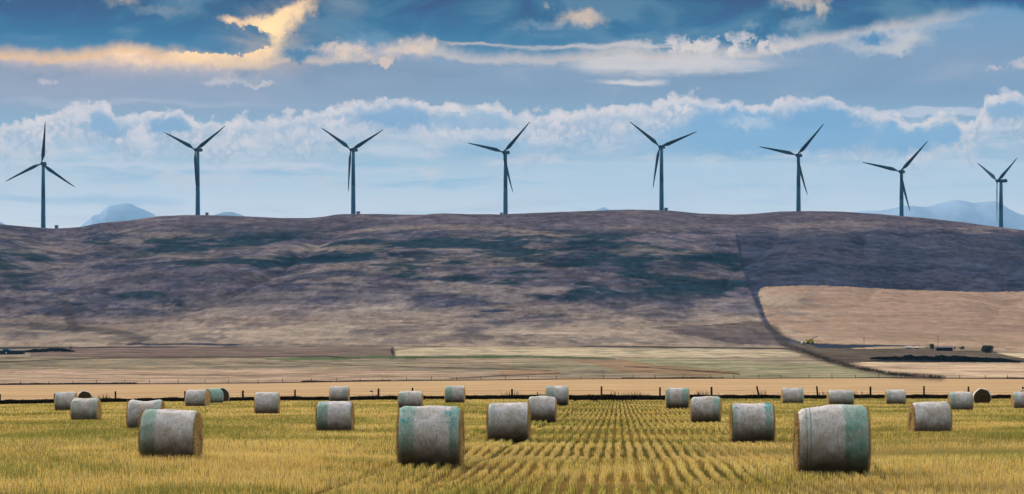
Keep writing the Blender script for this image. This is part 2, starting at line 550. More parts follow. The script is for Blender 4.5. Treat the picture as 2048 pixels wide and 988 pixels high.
# ------------------------------------------------------------------ the lie of the land
# u = bearing (as x in the 2048-wide frame); y = metres ahead.  Everything below is metres in the end.
RIDGE = [(-1500, 520), (-700, 480), (-200, 446), (0, 450), (60, 454), (110, 457), (160, 454), (200, 446), (260, 441), (320, 432), (370, 430), (400, 430), (450, 431),
         (500, 433), (560, 436), (620, 436), (650, 433), (672, 429), (690, 428), (760, 428), (790, 429), (830, 430), (900, 432), (1010, 431), (1060, 427),
         (1130, 424), (1200, 421), (1260, 419), (1340, 421), (1400, 427), (1470, 429), (1500, 428), (1560, 423),
         (1620, 422), (1680, 423), (1760, 428), (1850, 436), (1930, 445), (2000, 455), (2048, 463), (2300, 500), (3500, 620)]
BASE = [(-1500, 700), (0, 694), (190, 691), (790, 690), (1500, 694), (1700, 690), (2048, 702), (3500, 720)]
VERGE = [(-1500, 776), (0, 770), (512, 766.5), (700, 763.5), (1024, 760), (1200, 758), (1536, 757), (1750, 756), (1850, 757), (2048, 758), (3500, 765)]
NEARZ = [(-1500, -1.1), (0, -0.66), (200, -0.48), (400, -0.37), (600, -0.28), (900, -0.18), (1300, -0.14), (2048, -0.14), (3500, -0.1)]


def itp(u, tab):
    return np.interp(u, [a for a, _ in tab], [b for _, b in tab])


def z_of_row(row, y):
    return CAMZ + (HOR - row) / F * y


Y_FENCE, Y_VERGE, Y_FOOT, Y_CREST = 291.0, 1000.0, 1900.0, 2900.0


def ground_z(u, y):
    u = np.asarray(u, float); y = np.asarray(y, float)
    x = (u - 1024) / F * y
    un = 0.055 * np.sin(y / 3.1 + 0.6 * np.sin(x / 19)) * np.sin(y / 11 + 1.3 + x / 60) + 0.10 * (fbm(x / 23, y / 14, 3, 3) - 0.5)
    near = itp(u, NEARZ) * sst(y, 60, 285) + un * sst(y, 25, 60) * sst(y, 420, 300)
    zf = itp(u, NEARZ)
    z1 = z_of_row(itp(u, VERGE), Y_VERGE)
    z2 = z_of_row(itp(u, BASE), Y_FOOT)
    zr = z_of_row(itp(u, RIDGE), Y_CREST)
    a = np.clip((y - Y_FENCE) / (Y_VERGE - Y_FENCE), 0, 1)
    mid = zf + (z1 - zf) * a ** 1.25
    b = np.clip((y - Y_VERGE) / (Y_FOOT - Y_VERGE), 0, 1)
    far = z1 + (z2 - z1) * b ** 1.15 + 1.2 * (fbm(x / 140, y / 110, 9, 4) - 0.5) * sst(b, 0.0, 0.25) * sst(b, 1.0, .85)
    s = np.clip((y - Y_FOOT) / (Y_CREST - Y_FOOT), 0, 1)
    row2, rowr = itp(u, BASE), itp(u, RIDGE)
    h = np.sin(math.pi / 2 * s) ** 1.12
    bump = 24 * (fbm(x / 190, y / 260, 21, 5, .45) - 0.5) * sst(s, 0.03, 0.3) * sst(s, 1.0, 0.8)
    gx = fbm(x / 125 + .25 * np.sin(y / 260), y / 620, 61, 3, .45)
    gul = (1 - np.abs(2 * gx - 1)) ** 5
    bump = bump - 6.5 * gul * sst(s, 0.06, 0.35) * sst(s, .97, .75)
    # the spur in the middle with its own brow
    sp = 7.5 * np.exp(-((u - 880) / 170) ** 2) * np.exp(-((s - 0.80) / 0.10) ** 2)
    hill = z_of_row(row2 + (rowr - row2) * h, y) + bump + sp
    back = zr - 9 * ((np.maximum(y - Y_CREST, 0)) / 160.0) ** 2 - 0.02 * np.maximum(y - Y_CREST, 0)
    z = np.where(y <= Y_FENCE, near, np.where(y <= Y_VERGE, mid + (near - zf) * sst(y, 420, Y_FENCE) * 1.0, np.where(y <= Y_FOOT, far, np.where(y <= Y_CREST, hill, back))))
    return np.maximum(z, -4.0)


def at(px, y, dz=0.0):
    """a point on the ground at bearing px and y metres ahead"""
    return Vector(((px - 1024) / F * y, y, float(ground_z(px, y)) + dz))


# ------------------------------------------------------------------ land cover colours
KA = 0.80       # display colour of a surface under this sky -> its base colour
def C(r, g, b, k=None):
    return np.array(lin(r, g, b, KA if k is None else k))


def cover(u, y, z):
    row = HOR - (z - CAMZ) / y * F
    x = (u - 1024) / F * y
    n = len(u)
    col = np.zeros((n, 3))
    def blend(mask, c):
        nonlocal col
        m = np.asarray(mask, float)[:, None]
        col = col * (1 - m) + np.asarray(c) * m
    f1 = fbm(x / 30, y / 34, 5, 6, 0.55)
    f2 = fbm(x / 9, y / 12, 31, 4, 0.55)
    f3 = fbm(x / 90, y / 120, 47, 5, 0.5)
    jx = 7 * (fbm(x / 14, y / 20, 71, 4) - 0.5)
    jr = 5 * (fbm(x / 14, y / 20, 83, 4) - 0.5)
    U, R = u + jx, row + jr
    # near stubble field: soil, straw litter
    near = y < Y_FENCE + 4
    p1 = fbm(x / 5.0, y / 7.0, 2, 4)
    blend(np.ones(n), C(122, 100, 54))
    blend(sst(p1, 0.45, 0.65), C(92, 84, 42))
    # beige field
    bf = (y >= Y_FENCE + 2)
    st = fbm(x / 60, y / 14, 13, 4)
    blend(bf, C(216, 182, 140))
    blend(bf * sst(st, 0.45, 0.7) * 0.5, C(198, 162, 122))
    blend(bf * sst(fbm(x / 30, y / 5, 15, 3), 0.58, 0.75) * 0.35, C(180, 140, 104))
    # foot of the hill: several fields
    ff = y >= Y_VERGE
    blend(ff, C(166, 148, 128))
    blend(ff * sst(f1, 0.48, 0.62) * 0.7, C(140, 138, 116))
    blend(ff * sst(f3, 0.50, 0.66) * 0.6, C(186, 160, 134))
    # pale pink field on the left with slanting marks
    pf = poly_mask(U, R, [(-900, 738), (0, 738), (560, 738), (820, 742), (1000, 750), (900, 757), (520, 768), (-900, 775)])
    blend(pf, C(194, 168, 144))
    sl = np.sin((x * 0.55 + y * 0.62) / 13.0 + 3 * fbm(x / 50, y / 50, 4, 3))
    blend(pf * (sl > 0.80) * (fbm(x / 12, y / 30, 6, 3) > 0.5) * 0.4, C(140, 112, 100))
    blend(pf * sst(fbm(x / 40, y / 9, 8, 4), .5, .7) * .4, C(176, 150, 126))
    # grey green band
    gb = poly_mask(U, R, [(-900, 716), (300, 714), (620, 716), (820, 724), (1200, 730), (1400, 742), (1200, 754), (1000, 744), (700, 738), (-900, 740)])
    blend(gb * 0.6, C(148, 138, 116))
    blend(gb * sst(f2, .5, .64) * .6, C(104, 108, 96))
    blend(gb * sst(f1, .52, .64) * .6, C(184, 160, 132))
    # purple brown band under the foot road
    blend(poly_mask(U, R, [(60, 699), (140, 693), (620, 692), (788, 691), (788, 711), (300, 715), (60, 712)]) * 0.85, C(124, 106, 100))
    # light patchy field from the middle to the right
    lf = poly_mask(U, R, [(792, 702), (820, 697), (900, 694), (1500, 697), (1590, 702), (1605, 714), (1500, 715), (792, 712)])
    blend(lf, C(204, 186, 156))
    blend(lf * (np.sin(x / 3.6 + 2 * f1 * 6) > 0.35) * sst(fbm(x / 30, y / 60, 19, 3), .42, .6) * .55, C(116, 126, 112))
    # green strip and green patches
    gs = poly_mask(U, R, [(520, 717), (640, 712), (790, 711), (1040, 710), (1180, 714), (1250, 719), (1150, 718), (1030, 716), (700, 718), (600, 722)])
    blend(gs * 0.85, C(82, 100, 68))
    gp = poly_mask(U, R, [(1245, 717), (1330, 716), (1500, 722), (1680, 730), (1780, 745), (1800, 756), (1440, 756), (1330, 736), (1250, 726)])
    blend(gp * 0.7, C(168, 166, 130))
    blend(gp * sst(f2, .52, .62) * .5, C(108, 116, 92))
    blend(gp * sst(f1, .52, .66) * .6, C(178, 164, 134))
    gq = poly_mask(U, R, [(1024, 719), (1150, 724), (1240, 731), (1190, 738), (1024, 738)])
    blend(gq * .6, C(150, 146, 118))
    # rusty grass
    blend(poly_mask(U, R, [(1120, 718), (1245, 720), (1320, 730), (1480, 743), (1440, 752), (1270, 749), (1230, 738), (1180, 728)]) * .6, C(158, 122, 94))
    blend(poly_mask(U, R, [(1000, 740), (1120, 741), (1110, 749), (1000, 752)]) * .6, C(166, 130, 100))
    # thin dark lines: tracks and field edges
    for pts, w_, c_, a_ in (([(-300, 726), (0, 724), (130, 719), (190, 716), (500, 714), (650, 712), (700, 717)], 1.2, (66, 58, 56), .8),
                            ([(560, 722), (720, 731), (900, 736), (1100, 741)], 1.0, (92, 78, 72), .7),
                            ([(900, 757), (1000, 752), (1120, 746)], 1.2, (70, 60, 52), .7),
                            ([(1250, 732), (1440, 745), (1480, 748)], 1.3, (86, 64, 56), .8),
                            ([(-300, 696), (0, 696), (190, 694), (790, 691), (880, 692), (1010, 690), (1280, 694), (1560, 697), (1600, 700)], 1.7, (58, 54, 62), .9),
                            ([(786, 690), (784, 700), (787, 709)], 3, (62, 54, 60), .8)):
        dd = seg_dist(u, row + 0.5 * jr, pts, 1.0)
        blend(sst(dd, w_ * 1.5, w_ * .5) * ff * a_, C(*c_))
    # ---- hill: tussocks stand up from the slope, so their pattern runs with height as much as with depth
    hx, hz = x + 14 * (fbm(x / 60, z / 20, 301, 3) - .5), z + .05 * x * np.sin(x / 170) + 5 * (fbm(x / 90, z / 30, 303, 3) - .5)
    f1 = np.where(ff, fbm(hx / 34, hz / 8.5, 305, 6, .6), f1)
    f2 = np.where(ff, fbm(hx / 11, hz / 3.2, 307, 5, .62), f2)
    hf = sst(row + 10 * (f3 - .5) + 4 * (f2 - .5), 694, 689) * ff
    t = np.clip((690 - row) / 260, 0, 1)
    lowc = C(184, 164, 144)
    blend(hf, lowc)
    blend(hf * sst(f1, .47, .64) * .6, C(140, 128, 120))
    mv = sst(t + 0.34 * (f3 - .5) + .20 * (f1 - .5), 0.10, 0.36) * hf
    blend(mv, C(112, 101, 108))
    blend(mv * sst(f1, .44, .58) * .85, C(78, 80, 94))
    blend(mv * sst(f2, .50, .62) * .65, C(146, 130, 126))
    lt = sst(fbm(hx / 70 + 3, hz / 9, 131, 6, .6), .50, .60) * sst(fbm(x / 260, y / 260, 137, 3), .40, .60)
    blend(hf * lt * .75, C(168, 148, 132))
    blend(hf * sst(fbm(hx / 26, hz / 5, 141, 5, .62), .53, .63) * .45, C(72, 70, 84))
    # greener dark patches
    dk = sst(fbm(hx / 75, hz / 14, 101, 6, .6), .50, .60)
    zone = sst(t, .30, .42) * sst(t, .97, .80)
    blend(mv * dk * zone * .88, C(34, 62, 70))
    for cx, cy, rx, ry, a in ((640, 514, 75, 10, .9), (790, 510, 110, 12, .9), (900, 520, 130, 16, .6), (560, 470, 90, 12, .7), (1170, 492, 60, 16, .8), (1110, 520, 90, 18, .8),
                              (1400, 522, 110, 24, .8), (1000, 487, 50, 6, .7), (1130, 597, 75, 8, .9), (1300, 560, 90, 22, .6), (860, 590, 60, 10, .5), (40, 560, 70, 22, .8),
                              (125, 603, 65, 6, .9), (240, 620, 60, 6, .5), (60, 480, 60, 8, .6), (250, 505, 110, 12, .6), (430, 560, 140, 10, .5), (1100, 433, 110, 4, .5),
                              (640, 545, 150, 9, .5), (800, 622, 60, 5, .6), (980, 626, 40, 5, .6), (1760, 470, 150, 6, .3)):
        e = np.hypot((u - cx + 16 * jx) / rx, (row - cy + 3.5 * jr) / ry)
        blend(sst(e, 1.25, .35) * hf * a * sst(f2, .30, .55), C(26, 50, 62))
    # sunbleached grass
    for cx, cy, rx, ry, a in ((640, 496, 160, 7, .9), (900, 457, 120, 5, .7), (120, 500, 110, 8, .5), (830, 545, 120, 9, .7), (420, 510, 170, 8, .5), (1320, 500, 110, 9, .5), (1180, 577, 150, 5, .7),
                              (60, 640, 120, 6, .5), (560, 590, 160, 8, .4), (350, 470, 100, 6, .6), (1300, 455, 170, 8, .5), (700, 640, 400, 10, .5), (300, 655, 150, 16, .5), (1050, 470, 100, 4, .6)):
        e = np.hypot((u - cx + 16 * jx) / rx, (row - cy + 3.5 * jr) / ry)
        blend(sst(e, 1.35, .3) * hf * min(1, a * 1.25) * sst(f1, .32, .52), C(164, 144, 128))
    brow = hf * sst(np.abs(row - (452 + ((u - 880) / 190) ** 2 * 13) + jr * .6), 5, 1.0) * sst(np.abs(u - 900), 260, 150)
    blend(brow * .95, C(168, 146, 126))
    top = sst(t, .82, .97) * hf
    blend(top * .55, C(118, 102, 104))
    # dark gully and sweep at lower left
    blend(sst(seg_dist(U, R, [(132, 610), (140, 640), (150, 655)], 1), 16, 5) * .8, C(82, 74, 78))
    blend(sst(seg_dist(U, R, [(70, 652), (150, 656), (230, 664), (290, 678)], 2.4), 20, 6) * .75, C(92, 84, 80))
    blend(sst(seg_dist(U, R, [(-50, 655), (90, 662), (180, 678), (260, 686)], 2.0), 7, 2) * .7, C(176, 156, 134))
    blend(sst(seg_dist(U, R, [(260, 689), (400, 687), (470, 690)], 4.0), 12, 5) * .9, C(52, 60, 84))
    # dark heath on the right
    dr = poly_mask(u + .7 * jx, row + .6 * jr, [(1472, 470), (1540, 462), (1600, 452), (1680, 441), (1850, 450), (2048, 474), (3200, 620), (3200, 700), (1650, 700), (1560, 690), (1535, 660), (1500, 575), (1482, 520)])
    drf = dr * hf
    drf = drf * sst(row + 6 * (f1 - .5), 448, 482)
    blend(drf * .92, C(76, 79, 94))
    blend(drf * sst(f1, .45, .60) * .55, C(54, 62, 78))
    blend(drf * sst(f3, .50, .62) * .4, C(98, 92, 98))
    blend(drf * sst(f2, .55, .66) * .35, C(98, 98, 106))
    blend(sst(seg_dist(u, row + .5 * jr, [(1474, 470), (1482, 520), (1500, 575), (1530, 650)], 1), 5, 1.5) * .6, C(50, 58, 76))
    blend(poly_mask(U, R, [(1300, 655), (1400, 650), (1540, 640), (1580, 690), (1480, 690), (1380, 672)]) * .7, C(92, 80, 84))
    # tan stubble field on the slope
    tf = poly_mask(u + .25 * jx, row + .35 * jr, [(1517, 590), (1519, 578), (1530, 574), (1600, 571), (1680, 572), (1760, 577), (1850, 581), (1950, 584), (2048, 583), (2300, 586), (3400, 620), (3400, 720),
                          (2048, 704), (1960, 698), (1900, 696), (1800, 693), (1700, 690), (1640, 687), (1600, 683), (1565, 672), (1545, 655), (1530, 632)])
    blend(tf, C(188, 158, 136))
    sr = fbm(x / 200 + y / 900, y / 7.0, 55, 4)
    blend(tf * sst(sr, .42, .62) * .55, C(170, 140, 120))
    blend(tf * sst(fbm(x / 26, y / 40, 57, 4), .48, .6) * sst(u, 1760, 1560) * .8, C(196, 176, 152))
    blend(tf * sst(fbm(x / 10, y / 14, 59, 4), .57, .66) * sst(u, 1720, 1560) * .6, C(132, 126, 126))
    blend(tf * sst(row, 665, 692) * .6, C(198, 170, 144))
    # olive ground round the farm
    ol = poly_mask(U, R, [(1556, 688), (1620, 687), (1800, 690), (1900, 700), (1990, 703), (2060, 716), (3300, 735), (3300, 745), (2060, 728), (1760, 724), (1690, 728), (1640, 716), (1590, 700)])
    blend(ol * .9, C(94, 84, 74))
    blend(ol * sst(f2, .5, .62) * .5, C(124, 110, 98))
    blend(poly_mask(u, row + .3 * jr, [(1618, 688), (1700, 689), (1850, 691), (1700, 696), (1640, 697)]) * .85, C(44, 58, 80))
    blend(poly_mask(u, row + .2 * jr, [(1700, 696.5), (1760, 693), (1860, 692.5), (1850, 696), (1710, 698)]) * .8, C(204, 180, 150))
    blend(poly_mask(u, row + .3 * jr, [(1735, 722), (1790, 716), (1900, 713), (2000, 715), (2048, 722), (2300, 728), (1900, 725)]) * .9, C(34, 44, 48))
    # cream fields
    cf = poly_mask(u + .3 * jx, row + .25 * jr, [(1676, 727), (1735, 724.5), (2060, 725), (3300, 742), (3300, 757), (1860, 755), (1770, 748), (1710, 737)])
    blend(cf, C(212, 186, 156))
    blend(cf * sst(fbm(x / 50, y / 9, 61, 4), .5, .66) * .4, C(198, 166, 140))
    blend(poly_mask(u, row + .2 * jr, [(1992, 706), (2060, 705), (3300, 712), (3300, 722), (2060, 719)]), C(212, 190, 158))
    # scrubby diagonal ditch
    dd = seg_dist(u, row, [(1545, 655), (1572, 690), (1610, 703), (1660, 722), (1720, 738), (1790, 750), (1880, 756)], 1.6)
    blend(sst(dd + 16 * (f2 - .5), 15, 4) * .75, C(84, 72, 66))
    # field edge under the far fence
    dd = np.abs(y - Y_VERGE)
    blend(sst(dd, 9, 3) * .7, C(84, 70, 52))
    # fine streaks and tufts of grass
    s1 = np.where(y > Y_FOOT, fbm(hx / 4.5, hz / 1.9, 201, 4, .7), fbm(x / 13, y / 9, 201, 5, .62)) - .5
    s2 = fbm(x / 42, y / 16, 211, 4, .6) - .5
    hillw = sst(y, 1850, 1980)
    fieldw = sst(y, 1000, 1040) * (1 - hillw)
    fac = 1 + (hillw * (1 - .6 * tf) * (1.25 - .6 * sst(row, 630, 680)) + fieldw * 1.3) * s1 + (hillw * (1 - .6 * tf) * .8 + fieldw * .9) * s2
    fac = fac * np.where(y > Y_FENCE + 2, .84, 1.0)
    col = col * np.clip(fac, .35, 1.7)[:, None]
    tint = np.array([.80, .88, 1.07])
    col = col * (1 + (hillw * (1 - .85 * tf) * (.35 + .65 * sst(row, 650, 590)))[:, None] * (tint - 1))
    return np.clip(col, 0, 1)


def build_terrain():
    ucols = np.concatenate([np.linspace(-1500, -40, 60, endpoint=False), np.arange(-40, 2090, 2.0), np.linspace(2090, 3500, 60)])
    ys = [14.0]
    while ys[-1] < Y_FENCE:
        ys.append(ys[-1] + max(0.3, ys[-1] ** 2 / (F * 2.0) * 1.6))
    ys[-1] = Y_FENCE
    ys += list(np.linspace(Y_FENCE, Y_VERGE - 12, 90)[1:])
    ys += list(np.linspace(Y_VERGE - 12, Y_VERGE + 12, 10)[1:])
    ys += list(np.linspace(Y_VERGE + 12, Y_FOOT, 110)[1:])
    ys += list(np.linspace(Y_FOOT, Y_CREST, 300)[1:])
    ys += [Y_CREST + q for q in (12, 30, 50, 80, 120, 170, 230, 320, 430, 560, 720, 900, 1200, 1600)]
    ys = np.array(ys)
    nu, ny = len(ucols), len(ys)
    U, Y = np.meshgrid(ucols, ys)
    u, y = U.ravel(), Y.ravel()
    z = ground_z(u, y)
    x = (u - 1024) / F * y
    V = np.stack([x, y, z], 1)
    idx = np.arange(nu * ny).reshape(ny, nu)
    Fq = np.stack([idx[:-1, :-1], idx[:-1, 1:], idx[1:, 1:], idx[1:, :-1]], -1).reshape(-1, 4)
    cc = cover(u, y, z)
    m, g, b = new_mat('land')
    at_ = g.new('ShaderNodeAttribute', attribute_name='cover')
    tc = g.new('ShaderNodeTexCoord').outputs['Object']
    geo = g.v('MULTIPLY', tc, (1, 1, 0.5))
    n1 = g.noise(geo, 0.9, 5, 0.65)
    n2 = g.noise(g.v('MULTIPLY', tc, (0.5, 1, 1)), 0.14, 6, 0.7)
    n3 = g.noise(g.v('MULTIPLY', tc, (0.35, 1, 1)), 0.035, 5, 0.6)
    f = g.mul(g.lr(n1, .3, .7, .84, 1.16), g.mul(g.lr(n2, .3, .7, .78, 1.22), g.lr(n3, .3, .7, .86, 1.14)))
    colr = g.v('MULTIPLY', at_.outputs['Color'], g.comb(f, f, f))
    g.put(b.inputs['Base Color'], colr)
    b.inputs['Specular IOR Level'].default_value = 0.0
    b.inputs['Roughness'].default_value = 1.0
    bp = g.new('ShaderNodeBump')
    bp.inputs['Strength'].default_value = 0.5
    bp.inputs['Distance'].default_value = 1.2
    g.put(bp.inputs['Height'], n2)
    g.put(b.inputs['Normal'], bp.outputs[0])
    o = np_mesh('ground', V, Fq, m, 4, True, cc)
    tag(o, kind='structure')
    # the plain around and behind: one broad sheet, lower than everything
    m2, g2, b2 = new_mat('plain')
    tc2 = g2.new('ShaderNodeTexCoord').outputs['Object']
    g2.put(b2.inputs['Base Color'], g2.mix(g2.noise(tc2, 0.004, 5), C(180, 150, 100), C(120, 115, 80)))
    b2.inputs['Specular IOR Level'].default_value = 0
    p = mesh_obj('plain', [(-33000, -1500, -4.4), (33000, -1500, -4.4), (33000, 43000, -4.4), (-33000, 43000, -4.4)], [(0, 1, 2, 3)], m2)
    tag(p, kind='structure')
    # ground under and behind the camera
    n = 24
    V, Fq = [], []
    for j in range(n + 1):
        for i in range(n + 1):
            X = -60 + 120 * i / n
            Yy = -80 + 95 * j / n
            V.append((X, Yy, -0.05))
    for j in range(n):
        for i in range(n):
            a = j * (n + 1) + i
            Fq.append((a, a + 1, a + n + 2, a + n + 1))
    q = mesh_obj('field', V, Fq, m2)
    tag(q, kind='structure')


build_terrain()


# ------------------------------------------------------------------ far mountains
def mountain(name, pts, y0, depth, seed, m):
    us = np.arange(pts[0][0], pts[-1][0] + 1, 3.0)
    crest = itp(us, pts)
    x = (us - 1024) / F * y0
    zc = z_of_row(crest + 1.6 * (fbm(us / 9, us * 0, seed, 4) - .5), y0)
    V, Fq = [], []
    nr = 18
    for j in range(nr + 1):
        t = j / nr * 2 - 1
        yy = y0 + t * depth
        prof = 1 - abs(t) ** 0.85
        rg = fbm(x / 700, np.full_like(x, yy) / 500, seed + 5, 5) - .5
        zz = -4 + (zc + 4) * prof * (1 + .45 * rg * (1 - prof) * 2)
        for i in range(len(us)):
            V.append((x[i], yy, max(zz[i], -4)))
    k = len(us)
    for j in range(nr):
        for i in range(k - 1):
            a = j * k + i
            Fq.append((a, a + 1, a + k + 1, a + k))
    o = mesh_obj(name, V, Fq, m, None, True)
    tag(o, kind='structure')
    return o


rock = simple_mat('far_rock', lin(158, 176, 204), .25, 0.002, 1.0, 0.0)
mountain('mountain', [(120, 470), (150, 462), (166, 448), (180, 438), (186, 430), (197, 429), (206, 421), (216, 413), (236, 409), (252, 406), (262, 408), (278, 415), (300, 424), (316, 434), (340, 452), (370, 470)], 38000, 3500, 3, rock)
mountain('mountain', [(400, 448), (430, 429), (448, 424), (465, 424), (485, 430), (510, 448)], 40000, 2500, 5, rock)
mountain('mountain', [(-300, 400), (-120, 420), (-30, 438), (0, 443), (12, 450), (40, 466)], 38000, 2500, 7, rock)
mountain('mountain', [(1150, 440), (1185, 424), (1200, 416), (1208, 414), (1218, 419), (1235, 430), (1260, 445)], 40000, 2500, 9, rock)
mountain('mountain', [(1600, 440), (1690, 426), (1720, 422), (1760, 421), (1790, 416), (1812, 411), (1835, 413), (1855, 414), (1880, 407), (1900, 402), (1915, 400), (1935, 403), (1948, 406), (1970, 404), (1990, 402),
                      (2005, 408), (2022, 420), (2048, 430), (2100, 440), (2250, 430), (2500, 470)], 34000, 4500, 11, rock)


# ------------------------------------------------------------------ air
def build_haze():
    m = D.materials.new('air')
    m.use_nodes = True
    nt = m.node_tree
    nt.nodes.clear()
    out = nt.nodes.new('ShaderNodeOutputMaterial')
    pv = nt.nodes.new('ShaderNodeVolumePrincipled')
    pv.inputs['Color'].default_value = (0.25, 0.60, 1.0, 1)
    pv.inputs['Density'].default_value = HAZE
    pv.inputs['Anisotropy'].default_value = 0.0
    nt.links.new(pv.outputs[0], out.inputs['Volume'])
    o = MB().box(-34000, 34000, -1600, 43500, -5.5, 2250).build('haze', m)
    tag(o, 'thin blue haze lying over the whole plain', 'haze', kind='stuff')


HAZE = 1.0 / 46000
build_haze()

# ------------------------------------------------------------------ round bales
def wrap_mat(i, bl, br, tint, marks, lines=False, teal=(0.12, 0.36, 0.31), grey=1.0):
    """net wrap: grey white netting, tinted bands at the two edges (bl, br = band ends in -1..1), old turquoise paint marks"""
    m, g, b = new_mat('net_wrap')
    tc = g.new('ShaderNodeTexCoord').outputs['Object']
    x, y, z = g.sep(tc)
    tcs = g.v('ADD', tc, (i * 3.7, i * 1.3, 0))
    edge = g.noise(tcs, 5.0, 4, 0.6)
    xe = g.add(x, g.add(g.mul(g.sub(edge, .5), .10), g.mul(g.sub(g.noise(g.v('MULTIPLY', tcs, (1, .4, .4)), 30, 3, .7), .5), .10)))
    net = (0.80 * grey, 0.77 * grey, 0.79 * grey)
    c = g.mix(g.ss(g.noise(tcs, 2.3, 4, .6), .4, .65), net, (0.58 * grey, 0.53 * grey, 0.49 * grey))
    mb = g.mx(g.ss(xe, bl + .04, bl - .04), g.ss(xe, br - .04, br + .04))
    mbn = g.mul(mb, g.mul(g.lr(g.noise(tcs, 3.1, 5, .65), .3, .62, .45, 1.0), tint))
    c = g.mix(mbn, c, teal)
    if lines:
        w = g.m('SINE', g.mul(g.add(x, g.mul(edge, .03)), 78))
        lm = g.mul(g.mul(g.ss(w, .1, .7), g.ss(x, -.64, -.60)), g.ss(x, -.40, -.43))
        c = g.mix(g.mul(lm, .75), c, (0.14, 0.34, 0.30))
        wl = g.mul(g.mul(g.ss(w, -.5, -.95), g.ss(x, -.62, -.58)), g.ss(x, -.36, -.42))
        c = g.mix(g.mul(wl, .7), c, (0.62, 0.63, 0.66))
    # turquoise marks high on the face
    pm = g.noise(g.v('MULTIPLY', tcs, (1.6, 1, 1.1)), 3.4, 6, .7, .6)
    hi = g.ss(z, .75, 1.15)
    ed = g.ss(g.m('ABSOLUTE', x), .18, .45)
    c = g.mix(g.mul(g.mul(g.ss(pm, .60 - .06 * marks, .66 - .05 * marks), g.mul(hi, ed)), min(1.0, marks * .9)), c, (0.03, 0.40, 0.46))
    # straw showing through the netting: fine flecks, stretched round the roll
    sp = g.noise(g.v('MULTIPLY', tcs, (1.0, .6, .6)), 62, 3, .75)
    sp2 = g.noise(g.v('MULTIPLY', tcs, (1.6, .35, .35)), 17, 4, .65)
    c = g.mix(g.mul(g.ss(sp, .50, .66), .65), c, (0.14, 0.10, 0.06))
    c = g.mix(g.mul(g.ss(sp2, .50, .68), .45), c, (0.17, 0.125, 0.085))
    c = g.mix(g.mul(g.ss(sp, .44, .30), .40), c, (0.66, 0.65, 0.64))
    # net strands running round the roll, and straw colour breathing through
    st1 = g.noise(g.v('MULTIPLY', tcs, (9, .6, .6)), 8, 4, .75)
    c = g.mix(g.ss(st1, .52, .70, 0, .42), c, (0.78, 0.76, 0.74))
    c = g.mix(g.ss(st1, .46, .30, 0, .32), c, (0.16, 0.115, 0.075))
    c = g.mix(g.ss(g.noise(tcs, 1.7, 4, .6), .45, .70, 0, .30), c, (0.42, 0.32, 0.21))
    # soiled, straw-brown lower part of the roll, deepened with shade painted into the colour
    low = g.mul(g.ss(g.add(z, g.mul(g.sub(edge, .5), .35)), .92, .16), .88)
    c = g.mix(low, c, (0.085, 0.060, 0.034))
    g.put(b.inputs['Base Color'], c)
    b.inputs['Roughness'].default_value = 0.75
    b.inputs['Specular IOR Level'].default_value = 0.12
    bp = g.new('ShaderNodeBump')
    bp.inputs['Strength'].default_value = .7
    bp.inputs['Distance'].default_value = .02
    g.put(bp.inputs['Height'], g.add(sp, sp2))
    g.put(b.inputs['Normal'], bp.outputs[0])
    return m


def straw_mat(name, dark=(0.34, 0.21, 0.085), light=(0.92, 0.63, 0.27)):
    m, g, b = new_mat(name)
    tc = g.new('ShaderNodeTexCoord').outputs['Object']
    x, y, z = g.sep(tc)
    zz = g.sub(z, .72)
    r = g.m('SQRT', g.add(g.mul(y, y), g.mul(zz, zz)))
    a = g.m('ARCTAN2', y, zz)
    w = g.m('SINE', g.add(g.mul(r, 70), g.add(a, g.mul(g.noise(tc, 4, 3), 9))))
    n = g.noise(tc, 38, 5, .7)
    f = g.add(g.mul(w, .12), g.lr(n, .35, .65, .0, 1.0))
    c = g.mix(f, dark, light)
    g.put(b.inputs['Base Color'], c)
    b.inputs['Roughness'].default_value = 1.0
    b.inputs['Specular IOR Level'].default_value = 0.05
    bp = g.new('ShaderNodeBump')
    bp.inputs['Strength'].default_value = 1.0
    bp.inputs['Distance'].default_value = .03
    g.put(bp.inputs['Height'], f)
    g.put(b.inputs['Normal'], bp.outputs[0])
    return m


STRAW = straw_mat('straw_end')
STRAW_DARK = straw_mat('weathered_straw_end', (0.035, 0.022, 0.012), (0.20, 0.13, 0.06))


